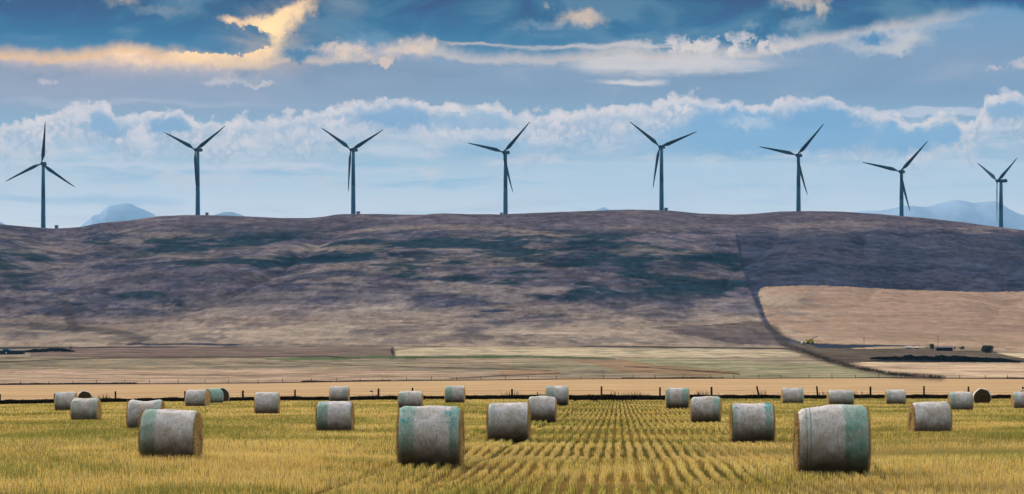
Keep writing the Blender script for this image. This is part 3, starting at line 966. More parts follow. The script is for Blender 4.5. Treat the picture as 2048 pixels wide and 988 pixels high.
def make_bale(i, loc, yaw, L, Dm, mat, near, tl=0.0, tr=0.0, sag=0.0, endmat=None):
    root = empty('hay_bale', loc, yaw)
    rs = np.random.default_rng(100 + i)
    na, nx = (96, 40) if near else (56, 20)
    hl = L / 2
    def radius(xx, ang):
        t = xx / hl
        r = Dm / 2
        r = r + (tl * max(0, -t) + tr * max(0, t)) * max(0.0, math.cos(ang)) ** 1.5     # a shoulder that slumps
        e = max(0.0, (abs(t) - 0.84) / 0.16)
        r -= 0.055 * e * e
        r += 0.055 * (float(vnoise(xx * 1.6 + 9 * i, ang * 1.3, i)) - .5) + 0.024 * (float(vnoise(xx * 4 + 9 * i, ang * 3.1, i + 8)) - .5) + 0.014 * (float(vnoise(xx * 9 + i, ang * 7, i + 3)) - .5)
        r -= sag * math.exp(-((t) / .5) ** 2) * max(0.0, math.cos(ang)) ** 4
        return r
    V, Fq = [], []
    xs = [-hl + L * k / nx for k in range(nx + 1)]
    for xx in xs:
        for k in range(na):
            ang = 2 * math.pi * k / na        # 0 = up
            r = radius(xx, ang)
            yy, zz = r * math.sin(ang), r * math.cos(ang) + Dm / 2 - .03
            if zz < .035: zz = .035 + (zz - .035) * .15
            yy *= 1.0 + 0.05 * math.exp(-((zz - .35) / .35) ** 2)      # a little belly
            V.append((xx, yy, zz))
    for j in range(nx):
        for k in range(na):
            a, b_ = j * na + k, j * na + (k + 1) % na
            Fq.append((a, a + na, b_ + na, b_))
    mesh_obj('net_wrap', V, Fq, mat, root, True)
    # the two ends: bulging, rough straw discs
    for s in (-1, 1):
        base = 0 if s < 0 else nx * na
        ring = V[base:base + na]
        Ve, Fe = [], []
        nr = 14 if near else 7
        for q in range(nr + 1):
            t = q / nr
            for k in range(na):
                px_, py_, pz_ = ring[k]
                cyy, czz = 0.0, Dm / 2 - .03
                sc = (1 - t) * 1.0 + 0.02 * t
                sc = sc * (0.985 if q == 0 else 1)
                yy, zz = cyy + (py_ - cyy) * sc, czz + (pz_ - czz) * sc
                bul = 0.03 + 0.05 * (1 - (1 - t) ** 2.2) + 0.035 * (rs.random() - .5)
                if q == 0: bul = -0.015
                Ve.append((px_ + s * bul, yy, zz))
        for q in range(nr):
            for k in range(na):
                a, b_ = q * na + k, q * na + (k + 1) % na
                f = (a, b_, b_ + na, a + na)
                Fe.append(f if s > 0 else f[::-1])
        Fe.append(tuple(nr * na + k for k in range(na))[::1 if s > 0 else -1])
        eo = mesh_obj('straw_end', Ve, Fe, endmat or STRAW, root, False)
        # frayed stalks round the rim
        nf = 900 if near else 160
        Vf, Ff = [], []
        for _ in range(nf):
            k = rs.integers(na)
            t = rs.random() ** 2.0 * .5
            px_, py_, pz_ = ring[k]
            sc = 1.0 - t + .01
            p = Vector((px_ + s * .02, py_ * sc, Dm / 2 + (pz_ - Dm / 2) * sc))
            d = Vector((s * rs.uniform(.2, 1.1), rs.normal() * .6 + .5 * py_, rs.normal() * .6 + .35 * (pz_ - Dm / 2) - .15)).normalized()
            ln = rs.uniform(.03, .13) if near else rs.uniform(.03, .09)
            wd = .0045 if near else .009
            sd_ = d.orthogonal().normalized() * wd
            o_ = len(Vf)
            Vf += [p - sd_, p + sd_, p + d * ln]
            Ff.append((o_, o_ + 1, o_ + 2))
        lo = mesh_obj('loose_straw', Vf, Ff, endmat or STRAW, eo)
        lo['kind'] = 'stuff'
    return root


# (left, right, top, bottom) as seen through the lens, yaw beyond square-on in degrees, left band, right band, tint, marks, label, extra
TY = -2.1
BALES = [
    ((108, 157), 783, 822, 0, -.42, .9, .5, .15, 'grey netted hay bale, green at its left edge, farthest left of all bales', {}),
    ((153, 186), 781, 805, 101, 9, 9, 0, 0, 'brown straw end of a bale peeking between the two leftmost netted bales', dict(dark=1, L=1.5)),
    ((143, 201), 795, 843, 0, -.50, .42, .6, .8, 'netted hay bale with turquoise at both top corners, second netted bale from the left', {}),
    ((258, 326), 803, 860, 1, -.9, .42, .5, .9, 'netted hay bale half hidden behind the big bale of the left foreground', dict(sag=.03)),
    ((281, 402), 819, 916, -1, -.28, .60, .85, .6, 'big netted hay bale in the left foreground, pale green left third, straw end showing right', dict(tl=.0)),
    ((369, 420), 779, 814, -8, -.9, .35, .3, .2, 'grey hay bale by the fence with a tan straw end right, touching a green one', dict(tr=.03)),
    ((409, 442), 776, 806, 42, .9, -.9, .95, .3, 'all green netted hay bale squeezed between a grey bale and a brown straw end', dict(L=1.45)),
    ((427, 459), 775, 804, 98, 9, 9, 0, 0, 'dark brown straw end of the bale just right of the all green one', dict(dark=1, L=1.45)),
    ((508, 561), 784, 828, 3, -.85, .45, .5, .9, 'netted hay bale standing alone left of centre, turquoise smear at upper right', {}),
    ((658, 700), 772, 803, 0, -.8, .35, .45, .1, 'small distant netted bale right behind the green and white striped one', {}),
    ((635, 705), 801, 861, 1, -.22, .58, .95, .3, 'netted hay bale with strong green left third and white middle, left of centre', {}),
    ((795, 847), 782, 817, 0, -.30, .9, .5, .1, 'distant netted bale rising behind the biggest bale of the centre', {}),
    ((792, 930), 811, 925, 0, -.32, .45, .85, 1.3, 'big netted hay bale in the centre foreground with scattered turquoise paint marks', {}),
    ((889, 931), 771, 806, 0, -.22, .8, .95, .1, 'small distant netted bale near the fence with dark green left third, at centre', {}),
    ((977, 1057), 808, 877, 0, -.40, .6, .45, .7, 'netted hay bale just right of the biggest central bale, grey green sides', {}),
    ((1056, 1113), 791, 840, 0, -.35, .7, .4, .2, 'speckled grey bale in front of and left of a fence-side bale, beside the seed rows', dict(tr=-.04)),
    ((1091, 1137), 771, 809, 1, -.28, .5, .6, .3, 'netted bale near the fence, top left end of the open seed rows', {}),
    ((1331, 1379), 775, 815, -2, -.5, .30, .9, .2, 'netted bale at the right end of the seed rows with bright green right third', dict(tl=-.02)),
    ((1380, 1443), 795, 842, -3, -.62, .35, .8, 1.1, 'netted bale with turquoise upper right corner, right of the seed rows', dict(tl=-.05, tr=.02)),
    ((1458, 1551), 810, 880, 1, -.52, .38, .85, 1.0, 'netted bale left of the biggest bale, turquoise right band and golden left end', {}),
    ((1561, 1608), 775, 808, 2, -.9, .45, .45, .1, 'small distant netted bale directly above the left edge of the biggest bale', {}),
    ((1651, 1710), 782, 812, 3, -.9, .40, .5, .1, 'netted bale peeking over the top of the biggest bale', {}),
    ((1585, 1742), 808, 940, 0, -.9, .22, 1.0, .2, 'biggest hay bale, right foreground, broad teal right band and thin green lines left', dict(tl=-.09, lines=1)),
    ((1769, 1812), 779, 810, 0, -.40, .7, .5, .1, 'small netted bale by the fence right of the biggest bale', {}),
    ((1817, 1903), 803, 869, 5, -.9, .50, .45, .1, 'grey brown bale in the right middle distance with ragged golden left end', {}),
    ((1895, 1947), 783, 823, -1, -.35, .55, .7, .4, 'netted bale touching a round brown straw end near the right edge', {}),
    ((1945, 1982), 776, 808, 86, 9, 9, 0, 0, 'round brown straw end of a bale turned toward the viewer near the right edge', dict(dark=1, L=1.5)),
    ((2021, 2076), 783, 818, 2, -.5, .6, .6, .5, 'netted bale cut by the right edge of the view, golden left end', {}),
    ((2030, 2084), 777, 804, 55, -.9, .6, .4, .1, 'bale top showing behind the one at the right edge', {}),
]


def build_bales():
    out = []
    for i, ((x0, x1), yt, yb, yw, bl, br, tint, marks, label, ex) in enumerate(BALES):
        xc = (x0 + x1) / 2
        y = 100.0
        for _ in range(30):                         # the place where a bale standing on the field shows its foot at yb
            zg = float(ground_z(xc, y))
            y = (CAMZ - zg - 0.13) * F / (yb - HOR) + 0.45
            y = min(y, 284.0)
        zg = float(ground_z(xc, y))
        az = math.atan2(xc - 1024, F)
        px_m = F / y
        Dm = CAMZ + (HOR - yt) / px_m - zg + 0.02
        Dm = min(max(Dm, 1.32), 1.70)
        yaw = math.radians(TY + yw)
        rel = abs(math.radians(TY + yw) + az)       # how far the roll is turned from square to the line of sight
        L = ex.get('L') or ((x1 - x0) / px_m - Dm * abs(math.sin(rel)) * .9 - .13) / math.cos(rel)
        L = min(max(L, 1.25), 1.85)
        k = 2 / L * .75
        teal = (0.17, 0.45, 0.38)
        near = y < 120
        if 'dark' in ex:
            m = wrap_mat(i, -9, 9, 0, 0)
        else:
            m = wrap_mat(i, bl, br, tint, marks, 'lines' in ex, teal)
        x = (xc - 1024) / F * y
        b = make_bale(i, (x, y, zg - .02), yaw, L, Dm, m, near, ex.get('tl', 0), ex.get('tr', 0), ex.get('sag', 0), STRAW_DARK if 'dark' in ex else None)
        tag(b, label, 'hay bale', 'round hay bales scattered over the stubble field')
        out.append((x, y, L, Dm, yaw))
        print('bale %2d y=%.0f L=%.2f D=%.2f' % (i, y, L, Dm))
    return out


PLACED = build_bales()


# ------------------------------------------------------------------ stubble
def build_stubble():
    m = D.materials.new('stubble')
    m.use_nodes = True
    nt = m.node_tree
    nt.nodes.clear()
    g = G(nt)
    out = g.new('ShaderNodeOutputMaterial')
    a = g.new('ShaderNodeAttribute', attribute_name='cover').outputs['Color']
    df = g.new('ShaderNodeBsdfDiffuse')
    tr = g.new('ShaderNodeBsdfTranslucent')
    g.put(df.inputs['Color'], a)
    g.put(tr.inputs['Color'], g.v('MULTIPLY', a, (1.1, 1.0, .75)))
    mx = g.new('ShaderNodeMixShader')
    mx.inputs[0].default_value = 0.42
    nt.links.new(df.outputs[0], mx.inputs[1])
    nt.links.new(tr.outputs[0], mx.inputs[2])
    nt.links.new(mx.outputs[0], out.inputs['Surface'])
    rng = np.random.default_rng(5)
    rowdir = math.tan(math.radians(2.14))           # seed rows run a touch to the right of straight ahead
    Vs, Cs = [], []
    zones = [(46, 75, .075, 7, 1, .0052, 1), (75, 110, .09, 6, 1, .0075, 1), (110, 160, .13, 5, 1, .012, 1), (160, 230, .22, 3, 1, .022, 1), (230, 291.5, .30, 3, 1, .030, 1)]
    ROWGAP = .285
    for y0, y1, step, nb, _, wd, __ in zones:
        ys = np.arange(y0, y1, step)
        umin, umax = -70, 2118
        W0 = (umin - 1024) / F * y1 - rowdir * y1 - 1
        W1 = (umax - 1024) / F * y1 - rowdir * y0 + 1
        rows_ = np.arange(math.floor(W0 / ROWGAP), math.ceil(W1 / ROWGAP) + 1) * ROWGAP
        R, Y = np.meshgrid(rows_, ys)
        R, Y = R.ravel(), Y.ravel()
        X = R + rowdir * Y
        u = X / Y * F + 1024
        k = (u > umin) & (u < umax)
        R, X, Y = R[k], X[k], Y[k]
        R = np.repeat(R, nb); X = np.repeat(X, nb); Y = np.repeat(Y, nb)
        n = len(X)
        Y = Y + rng.uniform(-step / 2, step / 2, n)
        X = R + rowdir * Y
        # rows are crisp in the open lane, ragged elsewhere
        crisp = np.exp(-((X - rowdir * Y - 0.2) / 7.5) ** 4)
        sp = 0.030 + .085 * (1 - crisp) + .05 * sst(fbm(X / 2, Y / 3, 77, 3), .45, .75) * sst(Y, 120, 60)
        X = X + .14 * (fbm(R * 3.1, Y / 5.0, 78, 3) - .5)
        X = X + rng.normal(0, 1, n) * sp
        pt = fbm(X / 2.6, Y / 5.5, 41, 4, .55)           # clumps
        pl = fbm(X / 14, Y / 8.0, 43, 4, .55)            # broad patches
        hh = rng.uniform(.14, .28, n) * (0.72 + .55 * pt) * (0.85 + .3 * pl)
        # wheel track crossing the open lane
        trk = np.zeros(n)
        for off in (-3.1, -4.9):
            trk = np.maximum(trk, np.exp(-((X - rowdir * Y - off - (Y - 110) * .004) / .17) ** 2))
        hh = hh * (1 - .75 * trk) * (1 - .42 * crisp)
        # blank gaps so soil shows
        keep = rng.random(n) < (0.55 + .45 * sst(pt, .30, .50))
        for (bx, by, L, Dm, yaw) in PLACED:            # nothing grows through a bale
            ca, sa = math.cos(yaw), math.sin(yaw)
            dx, dy = X - bx, Y - by
            lx, ly = dx * ca + dy * sa, -dx * sa + dy * ca
            keep &= ~((np.abs(lx) < L / 2 + .02) & (np.abs(ly) < Dm * .34))
        X, Y, hh, pt, pl, trk = X[keep], Y[keep], hh[keep], pt[keep], pl[keep], trk[keep]
        n = len(X)
        Z = ground_z(X / Y * F + 1024, Y) - .01
        th = rng.uniform(0, math.pi, n)
        wv = wd * rng.uniform(.6, 1.4, n)
        lean = rng.uniform(0, .36, n) * hh * (1 - .7 * np.exp(-((X - rowdir * Y - .2) / 7.5) ** 4))
        la = rng.uniform(0, 2 * math.pi, n)
        p = np.stack([X, Y, Z], 1)
        sd_ = np.stack([np.cos(th) * wv, np.sin(th) * wv * .6, 0 * th], 1)
        tip = p + np.stack([np.cos(la) * lean, np.sin(la) * lean, hh], 1)
        V = np.stack([p - sd_, p + sd_, tip + sd_ * .35, tip - sd_ * .35], 1)
        # straw, tan, green regrowth
        q = rng.random(n)
        green = np.clip(sst(pl, .43, .60) * .46 + sst(pt, .48, .64) * .42 + .04, 0, 1)
        straw = np.array([.80, .59, .20]); tan = np.array([.76, .61, .36]); grn = np.array([.24, .26, .075]); brn = np.array([.20, .13, .06])
        col = np.where((q < green)[:, None], grn, np.where((q < green + (1 - green) * .68)[:, None], straw, np.where((q < .91)[:, None], tan, brn)))
        col = col * rng.uniform(.72, 1.18, n)[:, None] * (0.80 + .35 * fbm(X / 6, Y / 3.2, 91, 3))[:, None]
        dry = sst(fbm(X / 9, Y / 12, 53, 3), .52, .68)[:, None] * sst(Y, 95, 60)[:, None]
        col = col * (1 - .5 * dry) + np.array([.52, .40, .22]) * .5 * dry
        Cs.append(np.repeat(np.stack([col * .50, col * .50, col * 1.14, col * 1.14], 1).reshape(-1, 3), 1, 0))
        Vs.append(V.reshape(-1, 3))
    V = np.concatenate(Vs); Cc = np.clip(np.concatenate(Cs), 0, .85)
    Fq = np.arange(len(V)).reshape(-1, 4)
    print('stubble blades', len(Fq))
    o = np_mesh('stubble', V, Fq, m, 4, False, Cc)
    tag(o, 'golden cut stubble standing in seed rows over the whole field', 'stubble', kind='stuff')


build_stubble()


# ------------------------------------------------------------------ weeds along fences
def blades(name, P, H, Wd, cols, mat, seed):
    rng = np.random.default_rng(seed)
    n = len(P)
    th = rng.uniform(0, math.pi, n)
    sd_ = np.stack([np.cos(th) * Wd, np.sin(th) * Wd, 0 * th], 1)
    la = rng.uniform(0, 2 * math.pi, n)
    ln = rng.uniform(.0, .45, n) * H
    tip = P + np.stack([np.cos(la) * ln, np.sin(la) * ln, H], 1)
    V = np.stack([P - sd_, P + sd_, tip + sd_ * .25, tip - sd_ * .25], 1).reshape(-1, 3)
    return np_mesh(name, V, np.arange(len(V)).reshape(-1, 4), mat, 4, False, np.repeat(cols, 4, 0))


def attr_mat(name):
    m, g, b = new_mat(name)
    g.put(b.inputs['Base Color'], g.new('ShaderNodeAttribute', attribute_name='cover').outputs['Color'])
    b.inputs['Specular IOR Level'].default_value = 0.0
    return m


WEED = attr_mat('weeds')


def build_weeds():
    rng = np.random.default_rng(21)
    n = 90000
    u = rng.uniform(-90, 2140, n)
    y = Y_FENCE + 1.6 + rng.normal(0, .75, n)
    x = (u - 1024) / F * y
    z = ground_z(u, y)
    h = rng.uniform(.40, .56, n) * (.80 + .6 * fbm(x / 1.4, y, 4, 4))
    tall = (fbm(x / 4.2, 0 * x, 8, 3) > .66) & (rng.random(n) < .025)
    h[tall] *= 1.7
    c = np.array([.022, .016, .010])[None] * rng.uniform(.5, 1.6, n)[:, None]
    o = blades('roadside_weeds', np.stack([x, y, z], 1), h, np.full(n, .035), c, WEED, 2)
    tag(o, 'dark dead weeds in the ditch under the near fence', 'weeds', kind='stuff')
    n = 26000
    u = rng.uniform(-90, 2140, n)
    y = Y_VERGE + rng.normal(0, 2.2, n)
    x = (u - 1024) / F * y
    z = ground_z(u, y)
    h = rng.uniform(.25, .5, n) * (.5 + 1.0 * fbm(x / 9, y / 9, 4, 4)) * (.55 + .75 * (fbm(x / 30, 0 * x, 14, 3) > .5))
    c = np.array([.035, .026, .016])[None] * rng.uniform(.5, 1.8, n)[:, None]
    o = blades('verge_weeds', np.stack([x, y, z], 1), h, np.full(n, .10), c, WEED, 3)
    tag(o, 'thin dark line of weeds below the far fence', 'weeds', kind='stuff')
    # scrub on the diagonal ditch
    pts = [(1545, 655), (1572, 690), (1610, 703), (1660, 722), (1720, 738), (1790, 750), (1880, 756)]
    P = []
    for k in range(3600):
        i = rng.integers(2, len(pts) - 1) if rng.random() < .8 else rng.integers(1, 3)
        t = rng.random()
        uu = pts[i][0] * (1 - t) + pts[i + 1][0] * t + rng.normal() * 5
        rr = pts[i][1] * (1 - t) + pts[i + 1][1] * t + rng.normal() * 1.0
        yy = row_to_y(uu, rr)
        P.append((uu, yy))
    P = np.array(P)
    x = (P[:, 0] - 1024) / F * P[:, 1]
    z = ground_z(P[:, 0], P[:, 1])
    h = rng.uniform(.2, .7, len(P)) * (.15 + 1.2 * (fbm(x / 3, P[:, 1] / 9, 3, 3) > .56))
    c = np.array([.085, .068, .052])[None] * rng.uniform(.5, 1.8, len(P))[:, None]
    o = blades('scrub', np.stack([x, P[:, 1], z], 1), h, np.full(len(P), .22), c, WEED, 4)
    tag(o, 'dark scrub along the diagonal ditch left of the cream field', 'scrub', kind='stuff')


_ys = np.concatenate([np.linspace(300, 1000, 200), np.linspace(1001, 2900, 900)])
def row_to_y(u, row):
    z = ground_z(np.full_like(_ys, u), _ys)
    r = HOR - (z - CAMZ) / _ys * F
    k = np.argmax(r <= row)
    return float(_ys[k]) if r[k] <= row else 2890.0


build_weeds()

# ------------------------------------------------------------------ fences
WOOD = simple_mat('old_fence_wood', (0.035, 0.026, 0.022), .3, 4, .9, .05)
WIRE = simple_mat('fence_wire', (0.10, 0.09, 0.085), .2, 3, .6, .3, .5)


def build_fences():
    y = Y_FENCE + .4
    root = empty('wire_fence', at(1024, y))
    posts = [(-150, 1.35, 0), (-60, 1.3, 0), (0, 1.25, 0), (110, 1.2, 0), (232, 1.35, 3), (370, 1.3, 0), (485, 1.3, -2), (590, 1.35, 0), (685, 1.3, 0), (757, 1.4, 0), (825, 1.45, 0), (925, 1.4, 0), (1024, 1.25, 0),
             (1203, 1.5, 0), (1320, 1.4, 0), (1423, 1.45, 0), (1521, 1.5, 15), (1637, 1.5, 7), (1741, 1.45, 0), (1848, 1.5, 0), (1937, 1.45, 0), (2046, 1.4, 0), (2150, 1.4, 0)]
    tops = []
    for k, (px, h, tilt) in enumerate(posts):
        p = at(px, y)
        rr = .10 if k % 3 else .115
        b = MB()
        tx = -math.sin(math.radians(tilt)) * h
        b.tube((0, 0, -.2), (tx, 0, h), rr, rr * .9, 9)
        o = b.build('post', WOOD, root)
        o.location = p - root.location
        tops.append((p, tx, h))
    for k, px in enumerate((752.5, 1075, 1396, 1724)):
        p = at(px, y)
        o = MB().tube((0, 0, -.2), (0, 0, .75 if k == 0 else .95), .05, .045, 8).build('short_post', WOOD, root)
        o.location = p - root.location
    for frac in (.42, .63, .84):
        b = MB()
        for (p, tx, h), (q, tx2, h2) in zip(tops[:-1], tops[1:]):
            A = Vector((p.x + tx * frac, p.y - .08, p.z + 1.3 * frac)) - root.location
            B = Vector((q.x + tx2 * frac, q.y - .08, q.z + 1.3 * frac)) - root.location
            M = (A + B) / 2 - Vector((0, 0, .04))
            b.tube(A, M, .008, n=4, caps=False).tube(M, B, .008, n=4, caps=False)
        b.build('wire', WIRE, root)
    tag(root, 'near wire fence on dark wooden posts behind the bales', 'fence')
    # small sign bracket and its cable by the post left of centre
    s = empty('field_marker', at(744, Y_FENCE + .9))
    MB().tube((0, 0, 0), (0.05, 0, 1.05), .018, n=6).build('stake', WOOD, s)
    MB().box(-.22, .10, -.02, .02, 1.05, 1.17).build('plate', WOOD, s)
    tag(s, 'small dark marker with a short crosswise plate, just left of a fence post', 'marker')
    # far fence
    y = Y_VERGE + 1
    root2 = empty('wire_fence', at(1024, y))
    rng = random.Random(4)
    px = -60
    tops = []
    while px < 2110:
        h = rng.uniform(1.2, 1.6)
        p = at(px, y)
        o = MB().tube((0, 0, -.2), (rng.uniform(-.08, .08), 0, h), .10, .09, 6).build('post', WOOD, root2)
        o.location = p - root2.location
        tops.append(p)
        px += rng.uniform(44, 60)
    for hz in (.55, 1.1):
        b = MB()
        for p, q in zip(tops[:-1], tops[1:]):
            z_ = Vector((0, 0, hz))
            b.tube(p + z_ - root2.location, q + z_ - root2.location, .012, n=4, caps=False)
        b.build('wire', WIRE, root2)
    tag(root2, 'far thin fence line at the upper edge of the beige field', 'fence')


build_fences()


# ------------------------------------------------------------------ shrubs and trees as leaf masses
def leaf_mass(rng, centre, rad, n, size, gap=.45, flat=0):
    cx, cy, cz = centre
    lobes = [(rng.uniform(-.55, .55) * rad[0], rng.uniform(-.5, .5) * rad[1], rng.uniform(-.35, .5) * rad[2], rng.uniform(.35, .62)) for _ in range(9)]
    V = []
    while len(V) < n * 4:
        l = lobes[rng.integers(len(lobes))]
        d = rng.normal(size=3)
        d /= np.linalg.norm(d)
        r = l[3] * (rng.random() ** .35)
        p = np.array([l[0] + d[0] * r * rad[0], l[1] + d[1] * r * rad[1], l[2] + d[2] * r * rad[2]])
        if p[2] < -rad[2] * .95: continue
        a = rng.normal(size=3); a /= np.linalg.norm(a)
        b = np.cross(a, rng.normal(size=3)); b /= np.linalg.norm(b)
        s = size * rng.uniform(.6, 1.4)
        c = np.array([cx, cy, cz]) + p
        V += [c - a * s, c + b * s * .6, c + a * s, c - b * s * .6]
    return V


LEAF = simple_mat('dark_leaves', (0.035, 0.055, 0.025), .45, .8, .8, .1)
LEAF2 = simple_mat('olive_leaves', (0.060, 0.072, 0.030), .45, .8, .8, .1)
BARK = simple_mat('bark', (0.06, 0.045, 0.035), .3, 3, .9, .05)


def tree(name, px, y, w_, h, mat, seed, label, cat, trunk=.25, n=2600, group=None):
    rng = np.random.default_rng(seed)
    root = empty(name, at(px, y, -.1))
    b = MB()
    th = h * trunk
    b.tube((0, 0, -.3), (0, 0, th + .3), w_ * .035 + .05, w_ * .022 + .03, 8)
    for k in range(6):
        a = k * 1.05 + rng.random()
        b.tube((0, 0, th * rng.uniform(.5, 1)), (math.cos(a) * w_ * .3, math.sin(a) * w_ * .25, th + (h - th) * rng.uniform(.3, .7)), w_ * .016 + .02, .02, 6)
    b.build('trunk', BARK, root)
    V = leaf_mass(rng, (0, 0, th + (h - th) * .46), (w_ * .56, w_ * .5, (h - th) * .56), n, max(w_ * .028, .06))
    V = [(v[0], v[1], max(v[2], .05)) for v in V]
    mesh_obj('crown', V, [tuple(range(i, i + 4)) for i in range(0, len(V), 4)], mat, root)
    tag(root, label, cat, group)
    return root


YF = row_to_y(1880, 701)
tree('bushy_tree', 1864, YF, 4.6, 4.6, LEAF, 1, 'dark bushy tree at the left end of the long farm shed', 'tree', .15)
tree('shrub', 1923, row_to_y(1923, 700), 4.4, 2.7, LEAF, 2, 'low dark shrub midway between the long shed and the round bush', 'shrub', .1, 1800)
tree('shrub', 1909, row_to_y(1909, 700), 2.4, 2.6, LEAF, 8, 'small dark shrub against the right end of the long shed', 'shrub', .1, 900)
tree('round_bush', 1974, row_to_y(1974, 706), 8.4, 5.2, LEAF2, 3, 'big round olive bush near the right edge below the tan slope', 'bush', .06, 5200)
tree('shrub', 330, Y_FENCE + 2.4, 2.6, .72, simple_mat('dead_leaves', (0.018, 0.014, 0.009), .4, 3, .9, 0), 4, 'low black shrub in the ditch above the big left foreground bale', 'shrub', .05, 2200)
tree('bare_bush', 785, row_to_y(785, 709), 2.2, 2.4, simple_mat('grey_twigs', (0.05, 0.045, 0.055), .4, 2, .9, 0), 6, 'dark bare bush at the left end of the pale green-flecked field', 'bush', .1, 500)
tree('bare_bush', 141, row_to_y(141, 700), 3.4, 3.2, simple_mat('grey_twigs', (0.06, 0.055, 0.085), .4, 2, .9, 0), 7, 'small bluish bare bush right of the dark shelter hedge at the left', 'bush', .1, 380)


def hedge(px0, px1, row, h0, seed, label, taper=True, dens=1.0, mat=LEAF):
    rng = np.random.default_rng(seed)
    V = []
    n = int((px1 - px0) * 60 * dens)
    us = rng.uniform(px0, px1, n)
    t = (us - px0) / (px1 - px0)
    prof = (np.sin(np.pi * np.clip(t, 0.02, .98)) ** .5) if taper else np.ones(n)
    ym = row_to_y((px0 + px1) / 2, row)
    for uu, pf in zip(us, prof):
        y = ym + rng.normal() * 2.0
        x = (uu - 1024) / F * y
        hh = h0 * pf * (.55 + .8 * float(fbm(np.array([x / 4.0]), np.array([.3]), seed, 3)[0])) * math.sqrt(rng.random())
        c = np.array([x, y, float(ground_z(uu, y)) + hh])
        a = rng.normal(size=3); a /= np.linalg.norm(a)
        b = np.cross(a, rng.normal(size=3)); b /= np.linalg.norm(b)
        s = .34 * rng.uniform(.6, 1.3)
        V += [c - a * s, c + b * s * .7, c + a * s, c - b * s * .7]
    o = mesh_obj('hedge', V, [tuple(range(i, i + 4)) for i in range(0, len(V), 4)], mat)
    tag(o, label, 'hedge')
    return o


DARK = simple_mat('blackish_leaves', (0.016, 0.024, 0.020), .4, .8, .9, .0)
hedge(1740, 2040, 722, 2.6, 31, 'long dark hedge below the farm, over the cream field', True, 1.0, DARK)
hedge(40, 150, 704, 2.0, 32, 'low dark hedge right of the shed at the left edge', True, 1.0, DARK)

# ------------------------------------------------------------------ farm things
def shed():
    y = row_to_y(1890, 702) + 2
    p = at(1889.5, y)
    root = empty('farm_shed', p)
    W = 32 / F * y
    bd = simple_mat('black_boards', (0.016, 0.014, 0.026), .3, 2, .8, .1)
    rf = simple_mat('dark_tin_roof', (0.030, 0.030, 0.050), .25, 1, .6, .3)
    h, dp = 2.1, 5.0
    MB().box(-W / 2, W / 2, 0, dp, -.4, h).build('wall', bd, root)
    b = MB()
    b.add([(-W / 2 - .3, -.4, h), (W / 2 + .3, -.4, h), (W / 2 + .3, dp / 2, h + .75), (-W / 2 - .3, dp / 2, h + .75), (-W / 2 - .3, dp + .4, h), (W / 2 + .3, dp + .4, h)],
          [(0, 1, 2, 3), (3, 2, 5, 4), (0, 3, 4), (1, 5, 2), (0, 4, 5, 1)])
    b.build('roof', rf, root)
    dm = simple_mat('door_board', (0.008, 0.008, 0.014), .2, 2, .8, .1)
    for x in (-3.2, 0.2, 3.2):
        MB().box(x, x + 1.5, -.05, -.003, 0, 1.7).build('door', dm, root)
    tag(root, 'long low black farm shed beside the dark bushy tree', 'shed')


shed()


def low_shed():
    # pale roofed huts left of the tree
    wall = simple_mat('grey_planks', (0.12, 0.12, 0.14), .3, 2, .8, .1)
    roof = simple_mat('pale_tin', (0.42, 0.42, 0.45), .2, 1, .5, .3)
    for k, (px, w_, h, lab) in enumerate(((1818, 3.4, 1.1, 'low pale roofed hut, the left of two left of the bushy tree'), (1834, 2.6, 1.0, 'low pale roofed hut between another hut and the bushy tree'))):
        y = row_to_y(px, 697.5)
        r = empty('animal_shelter', at(px, y))
        MB().box(-w_ / 2, w_ / 2, 0, 2.2, -.2, h * .7).build('wall', wall, r)
        MB().add([(-w_ / 2 - .15, -.2, h * .7), (w_ / 2 + .15, -.2, h * .7), (w_ / 2 + .15, 2.4, h * 1.35), (-w_ / 2 - .15, 2.4, h * 1.35),
                  (-w_ / 2 - .15, -.2, h * .7 + .06), (w_ / 2 + .15, -.2, h * .7 + .06), (w_ / 2 + .15, 2.4, h * 1.35 + .06), (-w_ / 2 - .15, 2.4, h * 1.35 + .06)],
                 [(3, 2, 1, 0), (4, 5, 6, 7), (0, 1, 5, 4), (1, 2, 6, 5), (2, 3, 7, 6), (3, 0, 4, 7)]).build('roof', roof, r)
        tag(r, lab, 'hut', 'low huts beside the farm tree')


low_shed()


def poles():
    for px, rt, rb, lab in ((1728, 674.5, 698, 'lone bare pole standing between the yellow harvester and the huts'), (1876, 671.5, 698, 'bare pole rising above the long black farm shed')):
        y = row_to_y(px, rb)
        p = at(px, y)
        h = (rb - rt) / F * y
        r = empty('utility_pole', p)
        MB().tube((0, 0, -.4), (0, 0, h), .13, .10, 8).build('shaft', BARK, r)
        MB().box(-.75, .75, -.06, .06, h - .8, h - .66).build('crossarm', BARK, r)
        tag(r, lab, 'pole', 'bare poles at the foot of the tan slope')


poles()


